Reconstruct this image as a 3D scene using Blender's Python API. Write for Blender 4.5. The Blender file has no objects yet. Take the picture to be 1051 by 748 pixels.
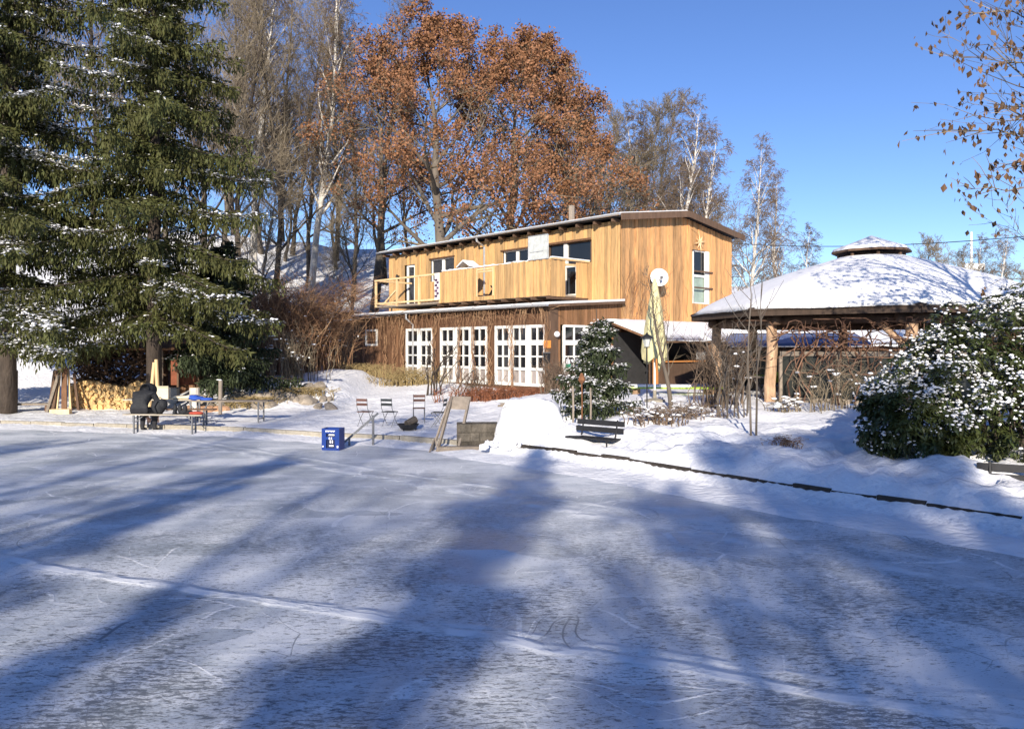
import bpy, math, random
import numpy as np
from mathutils import Vector, Matrix
random.seed(7)
R = math.radians
scene = bpy.context.scene
COL = scene.collection
CAMH, HY, CX, F = 2.2, 357.0, 525.5, 800.0


def at(px, py, Y):
    """World point seen at photo pixel (px, py) when it stands Y metres away."""
    return Vector(((px - CX) / F * Y, Y, CAMH - (py - HY) / F * Y))


# ------------------------------------------------------------------ objects
def tag(o, label=None, cat=None, group=None, kind=None):
    if label: o['label'] = label
    if cat: o['category'] = cat
    if group: o['group'] = group
    if kind: o['kind'] = kind
    return o


def empty(name, loc, rz=0.0, label=None, cat=None, group=None):
    o = bpy.data.objects.new(name, None)
    COL.objects.link(o)
    o.location = loc
    o.rotation_euler = (0, 0, rz)
    o.empty_display_size = 0.2
    return tag(o, label, cat, group)


def mk(name, verts, faces, mat, parent=None, rnd=None, smooth=False, midx=None, loc=None):
    me = bpy.data.meshes.new(name)
    me.from_pydata([tuple(v) for v in verts] if not isinstance(verts, np.ndarray) else verts.tolist(), [],
                   faces if not isinstance(faces, np.ndarray) else faces.tolist())
    for m in (mat if isinstance(mat, (list, tuple)) else [mat]):
        me.materials.append(m)
    n = len(me.polygons)
    if rnd is None:
        rnd = [0.5] * n
    a = me.attributes.new('rnd', 'FLOAT', 'FACE')
    a.data.foreach_set('value', np.asarray(rnd, dtype=np.float32))
    if midx is not None:
        me.polygons.foreach_set('material_index', np.asarray(midx, dtype=np.int32))
    if smooth:
        me.polygons.foreach_set('use_smooth', np.ones(n, dtype=bool))
    me.update()
    o = bpy.data.objects.new(name, me)
    COL.objects.link(o)
    if parent is not None: o.parent = parent
    if loc is not None: o.location = loc
    return o


def copy_tree(o, parent=None):
    c = o.copy()
    COL.objects.link(c)
    if parent is not None: c.parent = parent
    for ch in list(o.children):
        copy_tree(ch, c)
    return c


class MB:
    def __init__(s, off=(0, 0, 0)):
        s.v, s.f, s.r, s.off = [], [], [], Vector(off)

    def add(s, vs, fs, r=None):
        b = len(s.v)
        r = random.random() if r is None else r
        s.v.extend([tuple(Vector(v) + s.off) for v in vs])
        for f in fs:
            s.f.append([i + b for i in f])
            s.r.append(r)

    def box(s, x0, x1, y0, y1, z0, z1, r=None, M=None):
        vs = [Vector(p) for p in ((x0, y0, z0), (x1, y0, z0), (x1, y1, z0), (x0, y1, z0), (x0, y0, z1), (x1, y0, z1), (x1, y1, z1), (x0, y1, z1))]
        if M is not None: vs = [M @ v for v in vs]
        s.add(vs, [(3, 2, 1, 0), (4, 5, 6, 7), (0, 1, 5, 4), (1, 2, 6, 5), (2, 3, 7, 6), (3, 0, 4, 7)], r)

    def hexa(s, vs, r=None):
        s.add(vs, [(3, 2, 1, 0), (4, 5, 6, 7), (0, 1, 5, 4), (1, 2, 6, 5), (2, 3, 7, 6), (3, 0, 4, 7)], r)

    def beam(s, a, b, w, h=None, r=None, up=(0, 0, 1)):
        a, b = Vector(a), Vector(b)
        h = w if h is None else h
        d = (b - a).normalized()
        u = Vector(up)
        if abs(d.dot(u)) > .98: u = Vector((0, 1, 0))
        sx = d.cross(u).normalized() * (w / 2)
        sy = sx.cross(d).normalized() * (h / 2)
        s.hexa([a - sx - sy, a + sx - sy, a + sx + sy, a - sx + sy, b - sx - sy, b + sx - sy, b + sx + sy, b - sx + sy], r)

    def tube(s, pts, rad, n=6, r=None, cap=True):
        pts = [Vector(p) for p in pts]
        if not isinstance(rad, (list, tuple)): rad = [rad] * len(pts)
        vs, fs = [], []
        prev = None
        for i, p in enumerate(pts):
            d = (pts[min(i + 1, len(pts) - 1)] - pts[max(i - 1, 0)])
            if d.length < 1e-9: d = Vector((0, 0, 1))
            d.normalize()
            if prev is None:
                u = Vector((1, 0, 0)) if abs(d.x) < .8 else Vector((0, 1, 0))
            else:
                u = prev
            u = (u - d * u.dot(d)).normalized()
            prev = u
            w = d.cross(u)
            for k in range(n):
                t = 2 * math.pi * k / n
                vs.append(p + (u * math.cos(t) + w * math.sin(t)) * rad[i])
        for i in range(len(pts) - 1):
            for k in range(n):
                k2 = (k + 1) % n
                fs.append((i * n + k, i * n + k2, (i + 1) * n + k2, (i + 1) * n + k))
        if cap and n > 3:
            fs.append(tuple(reversed(range(n))))
            fs.append(tuple(range((len(pts) - 1) * n, len(pts) * n)))
        s.add(vs, fs, r)

    def lathe(s, prof, n=16, c=(0, 0, 0), r=None):
        vs, fs = [], []
        for (rr, z) in prof:
            for k in range(n):
                t = 2 * math.pi * k / n
                vs.append((c[0] + rr * math.cos(t), c[1] + rr * math.sin(t), c[2] + z))
        m = len(prof)
        for i in range(m - 1):
            for k in range(n):
                k2 = (k + 1) % n
                fs.append((i * n + k, i * n + k2, (i + 1) * n + k2, (i + 1) * n + k))
        fs.append(tuple(reversed(range(n))))
        fs.append(tuple(range((m - 1) * n, m * n)))
        s.add(vs, fs, r)

    def build(s, name, mat, parent=None, smooth=False, loc=None, midx=None):
        return mk(name, s.v, s.f, mat, parent, s.r, smooth, midx, loc)


# ------------------------------------------------------------------ materials
def base_mat(name):
    m = bpy.data.materials.new(name)
    m.use_nodes = True
    nt = m.node_tree
    return m, nt, nt.nodes['Principled BSDF'], nt.nodes.new, nt.links.new


def M(name, col, rough=.75, var=.25, scale=6.0, stretch=(1, 1, 1), rndvar=.3, bump=0.0, bscale=None, metal=0.0, col2=None, spec=.35, huevar=0.0):
    m, nt, P, N, L = base_mat(name)
    tc = N('ShaderNodeTexCoord'); mp = N('ShaderNodeMapping'); mp.inputs['Scale'].default_value = stretch
    L(tc.outputs['Object'], mp.inputs['Vector'])
    no = N('ShaderNodeTexNoise'); no.inputs['Scale'].default_value = scale; no.inputs['Detail'].default_value = 6; no.inputs['Roughness'].default_value = .65
    L(mp.outputs[0], no.inputs['Vector'])
    mr = N('ShaderNodeMapRange'); mr.inputs['From Min'].default_value = .3; mr.inputs['From Max'].default_value = .7
    mr.inputs['To Min'].default_value = 1 - var; mr.inputs['To Max'].default_value = 1 + var
    L(no.outputs['Fac'], mr.inputs['Value'])
    at_ = N('ShaderNodeAttribute'); at_.attribute_name = 'rnd'
    mr2 = N('ShaderNodeMapRange'); mr2.inputs['To Min'].default_value = 1 - rndvar; mr2.inputs['To Max'].default_value = 1 + rndvar
    L(at_.outputs['Fac'], mr2.inputs['Value'])
    mu = N('ShaderNodeMath'); mu.operation = 'MULTIPLY'
    L(mr.outputs[0], mu.inputs[0]); L(mr2.outputs[0], mu.inputs[1])
    hs = N('ShaderNodeHueSaturation')
    if col2 is not None:
        mx = N('ShaderNodeMix'); mx.data_type = 'RGBA'
        mx.inputs['A'].default_value = (*col, 1); mx.inputs['B'].default_value = (*col2, 1)
        # mix by a mixture of random per piece and noise
        ad = N('ShaderNodeMath'); ad.operation = 'MULTIPLY_ADD'; ad.inputs[1].default_value = .6; ad.use_clamp = True
        sb = N('ShaderNodeMapRange'); sb.inputs['From Min'].default_value = .35; sb.inputs['From Max'].default_value = .65; sb.inputs['To Max'].default_value = .4
        L(no.outputs['Fac'], sb.inputs['Value'])
        L(at_.outputs['Fac'], ad.inputs[0]); L(sb.outputs[0], ad.inputs[2])
        L(ad.outputs[0], mx.inputs['Factor']); L(mx.outputs['Result'], hs.inputs['Color'])
    else:
        hs.inputs['Color'].default_value = (*col, 1)
    L(mu.outputs[0], hs.inputs['Value'])
    L(hs.outputs[0], P.inputs['Base Color'])
    P.inputs['Roughness'].default_value = rough
    P.inputs['Metallic'].default_value = metal
    P.inputs['Specular IOR Level'].default_value = spec
    if bump:
        n2 = N('ShaderNodeTexNoise'); n2.inputs['Scale'].default_value = bscale or scale * 3; n2.inputs['Detail'].default_value = 5
        L(mp.outputs[0], n2.inputs['Vector'])
        b = N('ShaderNodeBump'); b.inputs['Strength'].default_value = bump; b.inputs['Distance'].default_value = .05
        L(n2.outputs['Fac'], b.inputs['Height']); L(b.outputs[0], P.inputs['Normal'])
    return m


SNOW = M('snow', (.84, .845, .86), .65, .05, 3, rndvar=.03, bump=.6, bscale=11, spec=.2)
SNOWG = M('ground_snow', (.84, .845, .86), .65, .07, .9, rndvar=0, bump=.8, bscale=8, spec=.2)
BARK = M('bark', (.06, .046, .036), .9, .4, 5, (1, 1, .3), .3, .6, 14)
BARKG = M('grey_bark', (.12, .10, .08), .9, .35, 4, (1, 1, .3), .3)
TWIG = M('twig_bark', (.165, .13, .08), .9, .25, 3, rndvar=.45, col2=(.20, .165, .12))
TWIGP = M('birch_twig', (.14, .10, .07), .9, .25, 3, rndvar=.4)
TWIGR = M('red_twig', (.22, .10, .055), .9, .3, 2, rndvar=.5, col2=(.24, .16, .09))
BIRCH = M('birch_bark', (.74, .70, .63), .8, .3, 3, (1, 1, .8), .2, col2=(.5, .45, .4))
SPRUCE = M('spruce_needles', (.100, .096, .027), .7, .4, .8, rndvar=.5, col2=(.038, .048, .017), spec=.2)
SPRUCED = M('dark_needles', (.022, .035, .018), .7, .3, 2, rndvar=.5, col2=(.04, .05, .022), spec=.2)
OAKL = M('oak_leaf', (.335, .158, .07), .75, .45, .5, rndvar=.55, col2=(.17, .085, .05), spec=.2)
RHODO = M('rhododendron_leaf', (.085, .098, .028), .4, .3, 2, rndvar=.5, col2=(.022, .036, .014), spec=.4)
DEADL = M('dead_leaf', (.14, .078, .038), .8, .3, 3, rndvar=.5, col2=(.12, .07, .04))
GRASSD = M('dry_grass', (.38, .28, .13), .85, .25, 2, rndvar=.4, col2=(.22, .17, .08))
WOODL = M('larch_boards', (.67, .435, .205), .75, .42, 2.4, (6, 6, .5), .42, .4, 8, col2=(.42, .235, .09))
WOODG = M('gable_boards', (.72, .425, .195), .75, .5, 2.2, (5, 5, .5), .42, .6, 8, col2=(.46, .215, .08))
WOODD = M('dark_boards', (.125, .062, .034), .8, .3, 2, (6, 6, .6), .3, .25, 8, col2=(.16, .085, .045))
WOODF = M('fresh_wood', (.68, .49, .27), .75, .2, 2, (4, 4, .7), .15)
WOODGREY = M('grey_wood', (.27, .225, .18), .85, .25, 3, (3, 3, 3), .25, .2)
WOODB = M('brown_beam', (.115, .07, .045), .85, .3, 2, (3, 3, .6), .25, .2)
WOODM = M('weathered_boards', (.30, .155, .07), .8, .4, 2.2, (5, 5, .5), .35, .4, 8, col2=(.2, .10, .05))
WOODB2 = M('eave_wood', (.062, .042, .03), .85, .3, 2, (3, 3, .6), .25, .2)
DARKW = M('wet_dark_wood', (.035, .028, .022), .7, .4, 6, rndvar=.3, bump=.5)
LOG = M('log_bark', (.30, .19, .115), .9, .4, 4, (1.5, 1.5, .4), .2, .7, 10, col2=(.46, .31, .2))
CUTW = M('split_wood', (.60, .42, .20), .8, .25, 4, rndvar=.35, col2=(.44, .27, .11))
WHITE = M('white_paint', (.78, .77, .73), .55, .08, 8, rndvar=.05)
GLASS = M('dark_glass', (.012, .013, .016), .05, .2, 1, rndvar=.2, spec=.6)
CURT = M('curtain_pane', (.33, .29, .27), .5, .3, 5, (4, 4, 1), .25)
GALV = M('galvanised_steel', (.55, .56, .57), .4, .12, 5, rndvar=.05, metal=.6)
STEEL = M('dull_steel', (.15, .155, .165), .6, .15, 5, rndvar=.05)
IRON = M('black_iron', (.02, .02, .022), .55, .2, 6, rndvar=.1)
RUST = M('rusty_iron', (.17, .075, .035), .85, .3, 12, rndvar=.2)
DARKM = M('dark_roof_felt', (.03, .03, .032), .85, .25, 4, rndvar=.1)
STONE = M('stone', (.23, .20, .17), .9, .35, 6, rndvar=.25, bump=.6, bscale=12, col2=(.32, .27, .21))
STONED = M('dark_stone', (.11, .095, .075), .9, .6, 5, rndvar=.25, bump=.7, bscale=14)
CONC = M('concrete', (.32, .29, .235), .9, .2, 8, rndvar=.1, bump=.3, bscale=30)
BLUEP = M('blue_plastic', (.008, .036, .20), .4, .1, 6, rndvar=.05)
BLUED = M('dark_blue_plastic', (.006, .014, .06), .5, .1, 6, rndvar=.05)
WHITEP = M('white_print', (.8, .8, .82), .5, .03, 8, rndvar=.02)
BLUEC = M('blue_cloth', (.03, .09, .42), .8, .2, 8, rndvar=.1)
TARP = M('blue_tarpaulin', (.10, .14, .28), .6, .2, 3, rndvar=.15, bump=.3, bscale=6)
REDC = M('red_cushion', (.42, .075, .045), .85, .2, 8, rndvar=.1)
CREAM = M('cream_cloth', (.66, .60, .33), .85, .12, 5, (3, 3, .5), .1, .2, 8)
JACKET = M('black_jacket', (.022, .023, .026), .75, .3, 9, rndvar=.05, bump=.4, bscale=18)
TROUSER = M('dark_trousers', (.016, .016, .02), .8, .3, 9, rndvar=.05)
SKIN = M('skin', (.55, .33, .24), .6, .1, 9, rndvar=.02)
ORANGE = M('orange_paint', (.70, .26, .06), .6, .12, 6, rndvar=.05)
ORWOOD = M('orange_wood', (.60, .25, .075), .7, .2, 3, (4, 4, .6), .1)
CARTON = M('cream_board', (.68, .60, .43), .8, .12, 6, rndvar=.05)
GREENC = M('green_cloth', (.33, .46, .06), .8, .2, 6, rndvar=.1)
SHEET = M('screen_panel', (.03, .032, .028), .25, .3, 2, rndvar=.1)
GREY = M('grey_box', (.26, .265, .27), .7, .15, 5, rndvar=.05)
PLATE = M('clouded_panel', (.50, .52, .50), .35, .25, 5, rndvar=.05)


def ice_mat():
    m, nt, P, N, L = base_mat('pond_ice')
    tc = N('ShaderNodeTexCoord')
    O = tc.outputs['Object']

    def noise(scale, stretch=(1, 1, 1), detail=5, rough=.6, rot=0, dist=0):
        mp = N('ShaderNodeMapping'); mp.inputs['Scale'].default_value = stretch; mp.inputs['Rotation'].default_value = (0, 0, rot)
        L(O, mp.inputs['Vector'])
        n = N('ShaderNodeTexNoise'); n.inputs['Scale'].default_value = scale; n.inputs['Detail'].default_value = detail
        n.inputs['Roughness'].default_value = rough; n.inputs['Distortion'].default_value = dist
        L(mp.outputs[0], n.inputs['Vector'])
        return n.outputs['Fac']

    def rng(x, a, b, c=0.0, d=1.0, smooth=True):
        r = N('ShaderNodeMapRange')
        if smooth: r.interpolation_type = 'SMOOTHSTEP'
        r.inputs['From Min'].default_value = a; r.inputs['From Max'].default_value = b
        r.inputs['To Min'].default_value = c; r.inputs['To Max'].default_value = d
        L(x, r.inputs['Value'])
        return r.outputs[0]

    def op(o, a, b, clamp=False):
        q = N('ShaderNodeMath'); q.operation = o; q.use_clamp = clamp
        for i, x in enumerate((a, b)):
            if x is None: continue
            if isinstance(x, (int, float)): q.inputs[i].default_value = x
            else: L(x, q.inputs[i])
        return q.outputs[0]

    sep = N('ShaderNodeSeparateXYZ'); L(O, sep.inputs[0])
    X, Y = sep.outputs[0], sep.outputs[1]
    patch = noise(.55, (1, 1.2, 1), 7, .62, dist=.6)
    big = noise(.16, (1, 1.5, 1), 3)
    frost = rng(op('ADD', op('MULTIPLY', patch, .7), op('MULTIPLY', big, .3)), .38, .60)
    swirl = noise(1.3, (1, 2.6, 1), 6, .6, rot=.35, dist=1.2)
    frost = op('MULTIPLY', frost, rng(swirl, .33, .62, .3, 1.0), True)
    # dark flecks where the skates cut through to clear ice
    fl = noise(10, (1, 3.0, 1), 5, .72, rot=-.12)
    dens = noise(.7, (1, 1, 1), 4, dist=.5)
    fthr = op('ADD', fl, op('MULTIPLY', op('SUBTRACT', dens, .5), .42))
    flecks = rng(fthr, .53, .59)
    fl2 = noise(30, (1, 2.8, 1), 3, .6, rot=-.12)
    flecks = op('MAXIMUM', flecks, op('MULTIPLY', rng(op('ADD', fl2, op('MULTIPLY', op('SUBTRACT', dens, .5), .35)), .56, .62), .8))
    # straight swept ridges of snow (world lines)
    wob = op('MULTIPLY', op('SUBTRACT', noise(.7, detail=3), .5), .35)

    def line(p, q, w, soft):
        d = (q[0] - p[0], q[1] - p[1]); l = math.hypot(*d)
        nx, ny = -d[1] / l, d[0] / l
        c = -(nx * p[0] + ny * p[1])
        e = op('ADD', op('ADD', op('MULTIPLY', X, nx), op('MULTIPLY', Y, ny)), c)
        e = op('ABSOLUTE', op('ADD', e, wob), None)
        return rng(e, w, w + soft, 1.0, 0.0)
    def pt(x, y):
        D = CAMH * F / (y - HY)
        return ((x - CX) / F * D, D)
    br = noise(3.0, detail=5)
    ridge = op('MULTIPLY', line(pt(0, 573), pt(720, 690), .04, .08), rng(br, .3, .55, .35, 1.0))
    ridge2 = op('MULTIPLY', line(pt(560, 655), pt(1000, 716), .02, .08), rng(br, .35, .6, .1, .8))
    ridge3 = op('MULTIPLY', line(pt(350, 483), pt(1051, 607), .03, .25), rng(br, .35, .6, .15, .8))
    ridge4 = op('MULTIPLY', line(pt(420, 487), pt(1051, 588), .02, .12), rng(br, .35, .6, .1, .7))
    ridge = op('MAXIMUM', op('MAXIMUM', ridge, ridge2), op('MAXIMUM', ridge3, ridge4))

    def scratch(scale, w, rot, dist, sc=(1, 1, 1)):
        mp = N('ShaderNodeMapping'); mp.inputs['Rotation'].default_value = (0, 0, rot); mp.inputs['Scale'].default_value = sc
        nz = N('ShaderNodeTexNoise'); nz.inputs['Scale'].default_value = .5; nz.inputs['Detail'].default_value = 1
        L(O, nz.inputs['Vector'])
        va = N('ShaderNodeVectorMath'); va.operation = 'MULTIPLY_ADD'; va.inputs[1].default_value = (dist, dist, 0)
        L(nz.outputs['Color'], va.inputs[0]); L(O, va.inputs[2])
        L(va.outputs[0], mp.inputs['Vector'])
        v = N('ShaderNodeTexVoronoi'); v.feature = 'DISTANCE_TO_EDGE'; v.inputs['Scale'].default_value = scale
        L(mp.outputs[0], v.inputs['Vector'])
        return rng(v.outputs['Distance'], w * .4, w, 1.0, 0.0)
    sc1 = op('MULTIPLY', scratch(.55, .012, .5, 2.5, (1, 2.2, 1)), rng(noise(1.1), .40, .52))
    sc2 = op('MULTIPLY', scratch(.8, .006, -.9, 3.0, (1, 1.6, 1)), rng(noise(.9, rot=1), .45, .6))
    sc3 = op('MULTIPLY', scratch(1.1, .014, .2, 2.0, (.7, 3.0, 1)), rng(noise(1.3, rot=2), .5, .65))
    sc4 = op('MULTIPLY', scratch(2.0, .012, 1.1, 4.0, (.8, 2.2, 1)), rng(noise(.8, rot=.4), .42, .55))
    # fans of scraped snow left by skates turning
    mpf = N('ShaderNodeMapping'); mpf.inputs['Rotation'].default_value = (0, 0, .5); mpf.inputs['Scale'].default_value = (.9, 2.2, 1)
    L(O, mpf.inputs['Vector'])
    vf = N('ShaderNodeTexVoronoi'); vf.feature = 'SMOOTH_F1'; vf.inputs['Scale'].default_value = .5; vf.inputs['Smoothness'].default_value = .25
    vd = N('ShaderNodeVectorMath'); vd.operation = 'MULTIPLY_ADD'; vd.inputs[1].default_value = (1.6, 1.6, 0)
    nf = N('ShaderNodeTexNoise'); nf.inputs['Scale'].default_value = .9; nf.inputs['Detail'].default_value = 4
    L(O, nf.inputs['Vector']); L(nf.outputs['Color'], vd.inputs[0]); L(mpf.outputs[0], vd.inputs[2]); L(vd.outputs[0], vf.inputs['Vector'])
    sepc = N('ShaderNodeSeparateColor'); L(vf.outputs['Color'], sepc.inputs[0])
    fan = op('MULTIPLY', rng(vf.outputs['Distance'], .25, .75, 0, .8), rng(sepc.outputs[0], .45, .55))
    white = op('MAXIMUM', op('MAXIMUM', op('MAXIMUM', sc1, sc3), op('MULTIPLY', sc4, .7)), op('MAXIMUM', ridge, fan))
    snowamt = op('MAXIMUM', op('MULTIPLY', frost, .9), white, True)
    mx = N('ShaderNodeMix'); mx.data_type = 'RGBA'
    mx.inputs['A'].default_value = (.45, .50, .55, 1); mx.inputs['B'].default_value = (.86, .875, .885, 1)
    L(snowamt, mx.inputs['Factor'])
    dk = N('ShaderNodeMix'); dk.data_type = 'RGBA'
    dk.inputs['B'].default_value = (.10, .115, .13, 1)
    L(mx.outputs['Result'], dk.inputs['A'])
    far = rng(Y, 5.5, 14, 1.0, .30)
    dfac = op('MULTIPLY', op('MULTIPLY', op('MAXIMUM', op('MULTIPLY', flecks, .8), op('MULTIPLY', sc2, .7)), far), op('SUBTRACT', 1.0, op('MULTIPLY', ridge, .95)), True)
    L(dfac, dk.inputs['Factor'])
    L(dk.outputs['Result'], P.inputs['Base Color'])
    L(rng(snowamt, 0, 1, .35, .7, False), P.inputs['Roughness'])
    P.inputs['Specular IOR Level'].default_value = .3
    b = N('ShaderNodeBump'); b.inputs['Strength'].default_value = .5; b.inputs['Distance'].default_value = .02
    h = op('ADD', op('SUBTRACT', op('MULTIPLY', snowamt, .6), op('MULTIPLY', dfac, .5)), op('ADD', op('MULTIPLY', ridge, 2.0), op('MULTIPLY', noise(18, detail=4), .5)))
    L(h, b.inputs['Height']); L(b.outputs[0], P.inputs['Normal'])
    return m


# ------------------------------------------------------------------ terrain
def vnoise(x, y, seed=0):
    xi, yi = np.floor(x).astype(np.int64), np.floor(y).astype(np.int64)
    fx, fy = x - xi, y - yi
    u, v = fx * fx * (3 - 2 * fx), fy * fy * (3 - 2 * fy)

    def h(a, b):
        n = (a * 374761393 + b * 668265263 + seed * 974634777) & 0x7fffffff
        n = ((n ^ (n >> 13)) * 1274126177) & 0x7fffffff
        return ((n ^ (n >> 16)) & 0xffff) / 65535.0
    return (h(xi, yi) * (1 - u) + h(xi + 1, yi) * u) * (1 - v) + (h(xi, yi + 1) * (1 - u) + h(xi + 1, yi + 1) * u) * v


def fbm(x, y, s, o=4, seed=0):
    t, a = 0, .5
    for i in range(o):
        t = t + a * vnoise(x * s, y * s, seed + i)
        s *= 2.03
        a *= .5
    return t / (1 - .5 ** o) - .5


def gpt(px, py, z=0.0):
    D = (CAMH - z) * F / (py - HY)
    return ((px - CX) / F * D, D)


POND = [(-60, 27), (-24, 23.6), gpt(0, 436), gpt(130, 440.5), gpt(250, 444), gpt(340, 450), gpt(410, 453.5), gpt(470, 459), gpt(500, 465), gpt(560, 473),
        gpt(640, 485), gpt(740, 503), gpt(850, 522), gpt(950, 537), gpt(1051, 553), (7.2, 7.6), (9.5, 4.5), (12, -4), (13, -9), (6, -12), (-10, -12.5), (-40, -12), (-80, -8)]
PA = np.array(POND)


def pond_sd(x, y):
    """signed distance to the pond's edge, positive on land"""
    d = np.full(x.shape, 1e9)
    inside = np.zeros(x.shape, bool)
    n = len(PA)
    for i in range(n):
        a, b = PA[i], PA[(i + 1) % n]
        e = b - a
        t = np.clip(((x - a[0]) * e[0] + (y - a[1]) * e[1]) / (e @ e), 0, 1)
        d = np.minimum(d, np.hypot(x - a[0] - t * e[0], y - a[1] - t * e[1]))
        c = ((a[1] > y) != (b[1] > y))
        with np.errstate(divide='ignore', invalid='ignore'):
            xx = a[0] + (y - a[1]) * e[0] / (e[1] if e[1] != 0 else 1e-9)
        inside ^= c & (x < xx)
    return np.where(inside, -d, d)


def sstep(a, b, x):
    t = np.clip((x - a) / (b - a), 0, 1)
    return t * t * (3 - 2 * t)


HC = Vector((1.36, 27.5, 0.8))                 # front right corner of the lower storey
HA = math.atan2(-.737, .676)


def height(x, y):
    x, y = np.asarray(x, float), np.asarray(y, float)
    s = pond_sd(x, y)
    right = sstep(-1.2, 1.6, x) * sstep(30, 24, y)
    back = sstep(2, -4, y)
    a = -.676 * (x - 1.36) + .737 * (y - 27.5)
    left = .13 * sstep(-.05, .25, s) + .012 * np.clip(s - .2, 0, 6) + .095 * np.clip(s - 6.2, 0, 6)
    # right bank: snowy lip, timber edge, ploughed heap, slope up to the pavilion
    rb = .15 * sstep(-.1, .2, s) + .15 * sstep(.2, .5, s) + .26 * sstep(.9, 2.8, s) + .22 * sstep(3, 7, s)
    heap = .20 * np.exp(-((s - 1.1) / .6) ** 2) * (.2 + 1.5 * vnoise(x * 1.1, y * 1.1, 5))
    rb = rb + heap
    z = left * (1 - right) + rb * right
    z = z * (1 - back) + back * (.15 * sstep(-.1, .5, s) + .09 * np.clip(s, 0, 12))
    t = np.clip((a - 12.3) / 24.0, 0, 1.05)
    z = z + 9.3 * t ** 1.3 * sstep(-1.5, 2.5, s)
    # sloping rough garden bank left of the house
    z = z + .55 * sstep(25.4, 28.3, y) * sstep(-13, -11, x) * sstep(-5.2, -6.6, x) * sstep(36, 32, y)
    rough = fbm(x, y, .55, 3, 1) * .16 * sstep(.5, 6, s) + fbm(x, y, 1.6, 4, 3) * .12 * sstep(.2, 1.5, s)
    rough = rough + right * (np.abs(fbm(x, y, 1.1, 4, 21)) * .34 + fbm(x, y, 3.0, 4, 9) * .30) * sstep(.0, .8, s) * sstep(5.5, 2.2, s)
    z = z + rough * (1 - .6 * sstep(10, 30, a))
    z = z + fbm(x, y, 4.5, 4, 11) * .055 * sstep(-.3, .3, s) * sstep(60, 30, np.abs(y - 10))
    # snow swept on to the ice along the left edge
    lip = .035 + fbm(x, y, 2.2, 4, 17) * .10
    z = np.where(s < .05, np.minimum(np.maximum(lip * sstep(-1.5, -.1, s) - .05 * sstep(-.5, -1.5, s), -.4), z + .2), z)
    z = np.where(s < -1.5, -.4, z)
    return z


def gp(px, py):
    """ground point seen at photo pixel (px, py)"""
    Ds = np.arange(7.5, 70, .04)
    xs = (px - CX) / F * Ds
    zs = height(xs, Ds)
    yy = HY - (zs - CAMH) / Ds * F
    i = int(np.argmax(yy <= py))
    return Vector((xs[i], Ds[i], zs[i]))


def gz(x, y):
    return float(height(np.array([x]), np.array([y]))[0])


def axis(lo, a, b, hi, fine, coarse):
    l = np.array([lo]); f = np.arange(a, b, fine)
    left = a - np.cumsum(np.geomspace(fine * 2, coarse, 46)); left = left[left > lo][::-1]
    rgt = b + np.cumsum(np.geomspace(fine * 2, coarse, 46)); rgt = rgt[rgt < hi]
    return np.concatenate([[lo], left, f, rgt, [hi]])


gx = axis(-700, -18, 11.5, 700, .11, 40)
gy = axis(-300, 8.2, 28, 900, .11, 40)
GXX, GYY = np.meshgrid(gx, gy)
GZZ = height(GXX, GYY)
nx, ny = len(gx), len(gy)
gv = np.stack([GXX.ravel(), GYY.ravel(), GZZ.ravel()], 1)
idx = np.arange(nx * ny).reshape(ny, nx)
gf = np.stack([idx[:-1, :-1].ravel(), idx[:-1, 1:].ravel(), idx[1:, 1:].ravel(), idx[1:, :-1].ravel()], 1)
tag(mk('snowy_ground', gv, gf, SNOWG, smooth=True), kind='structure')

mb = MB()
iv = [Vector((x, y, 0)) for (x, y) in POND]
c = Vector((-4, 6, 0))
# the ice runs a little way under the bank
iv = [c + (v - c) * 1.06 for v in iv]
mb.add(iv, [tuple(reversed(range(len(iv))))] if False else [tuple(range(len(iv)))], .5)
ice = mb.build('pond_ice', ice_mat())
ice.data.update()
if ice.data.polygons[0].normal.z < 0: ice.data.flip_normals()
tag(ice, kind='structure')


def edge_strip(pts, z0, z1, w, gap, name, mat, off=0.0, jit=0.0, seg=1.0, zj=0.0):
    m = MB()
    Z1 = z1
    for i in range(len(pts) - 1):
        a, b = Vector((*pts[i], 0)), Vector((*pts[i + 1], 0))
        L = (b - a).length
        n = max(1, int(L / seg))
        d = (b - a).normalized(); nrm = Vector((-d.y, d.x, 0))
        for k in range(n):
            p, q = a + d * (L * k / n + gap), a + d * (L * (k + 1) / n - gap)
            o = nrm * (off + random.uniform(-jit, jit)); z1 = Z1 + random.uniform(-zj, zj)
            m.hexa([p + o + Vector((0, 0, z0)), q + o + Vector((0, 0, z0)), q + o + nrm * w + Vector((0, 0, z0)), p + o + nrm * w + Vector((0, 0, z0)),
                    p + o + Vector((0, 0, z1)), q + o + Vector((0, 0, z1)), q + o + nrm * w + Vector((0, 0, z1)), p + o + nrm * w + Vector((0, 0, z1))])
    return tag(m.build(name, mat), kind='structure')


edge_strip(POND[1:8], -.1, .138, .13, .01, 'pond_kerb', CONC, .0, .01, 1.0, .02)
right_edge = [Vector((x, y, 0)) for (x, y) in POND[8:15]]
edge_strip([(p.x + .11, p.y + .20) for p in right_edge], .0, .222, .07, .008, 'pond_edging', DARKW, .0, .012, .55, .016)


# ------------------------------------------------------------------ vegetation
def rdir(d, ang, rot=None):
    """d tilted by ang towards a random side"""
    d = d.normalized()
    u = d.orthogonal().normalized()
    a = random.uniform(0, 2 * math.pi) if rot is None else rot
    return (Matrix.Rotation(ang, 3, Matrix.Rotation(a, 3, d) @ u) @ d).normalized()


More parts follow.
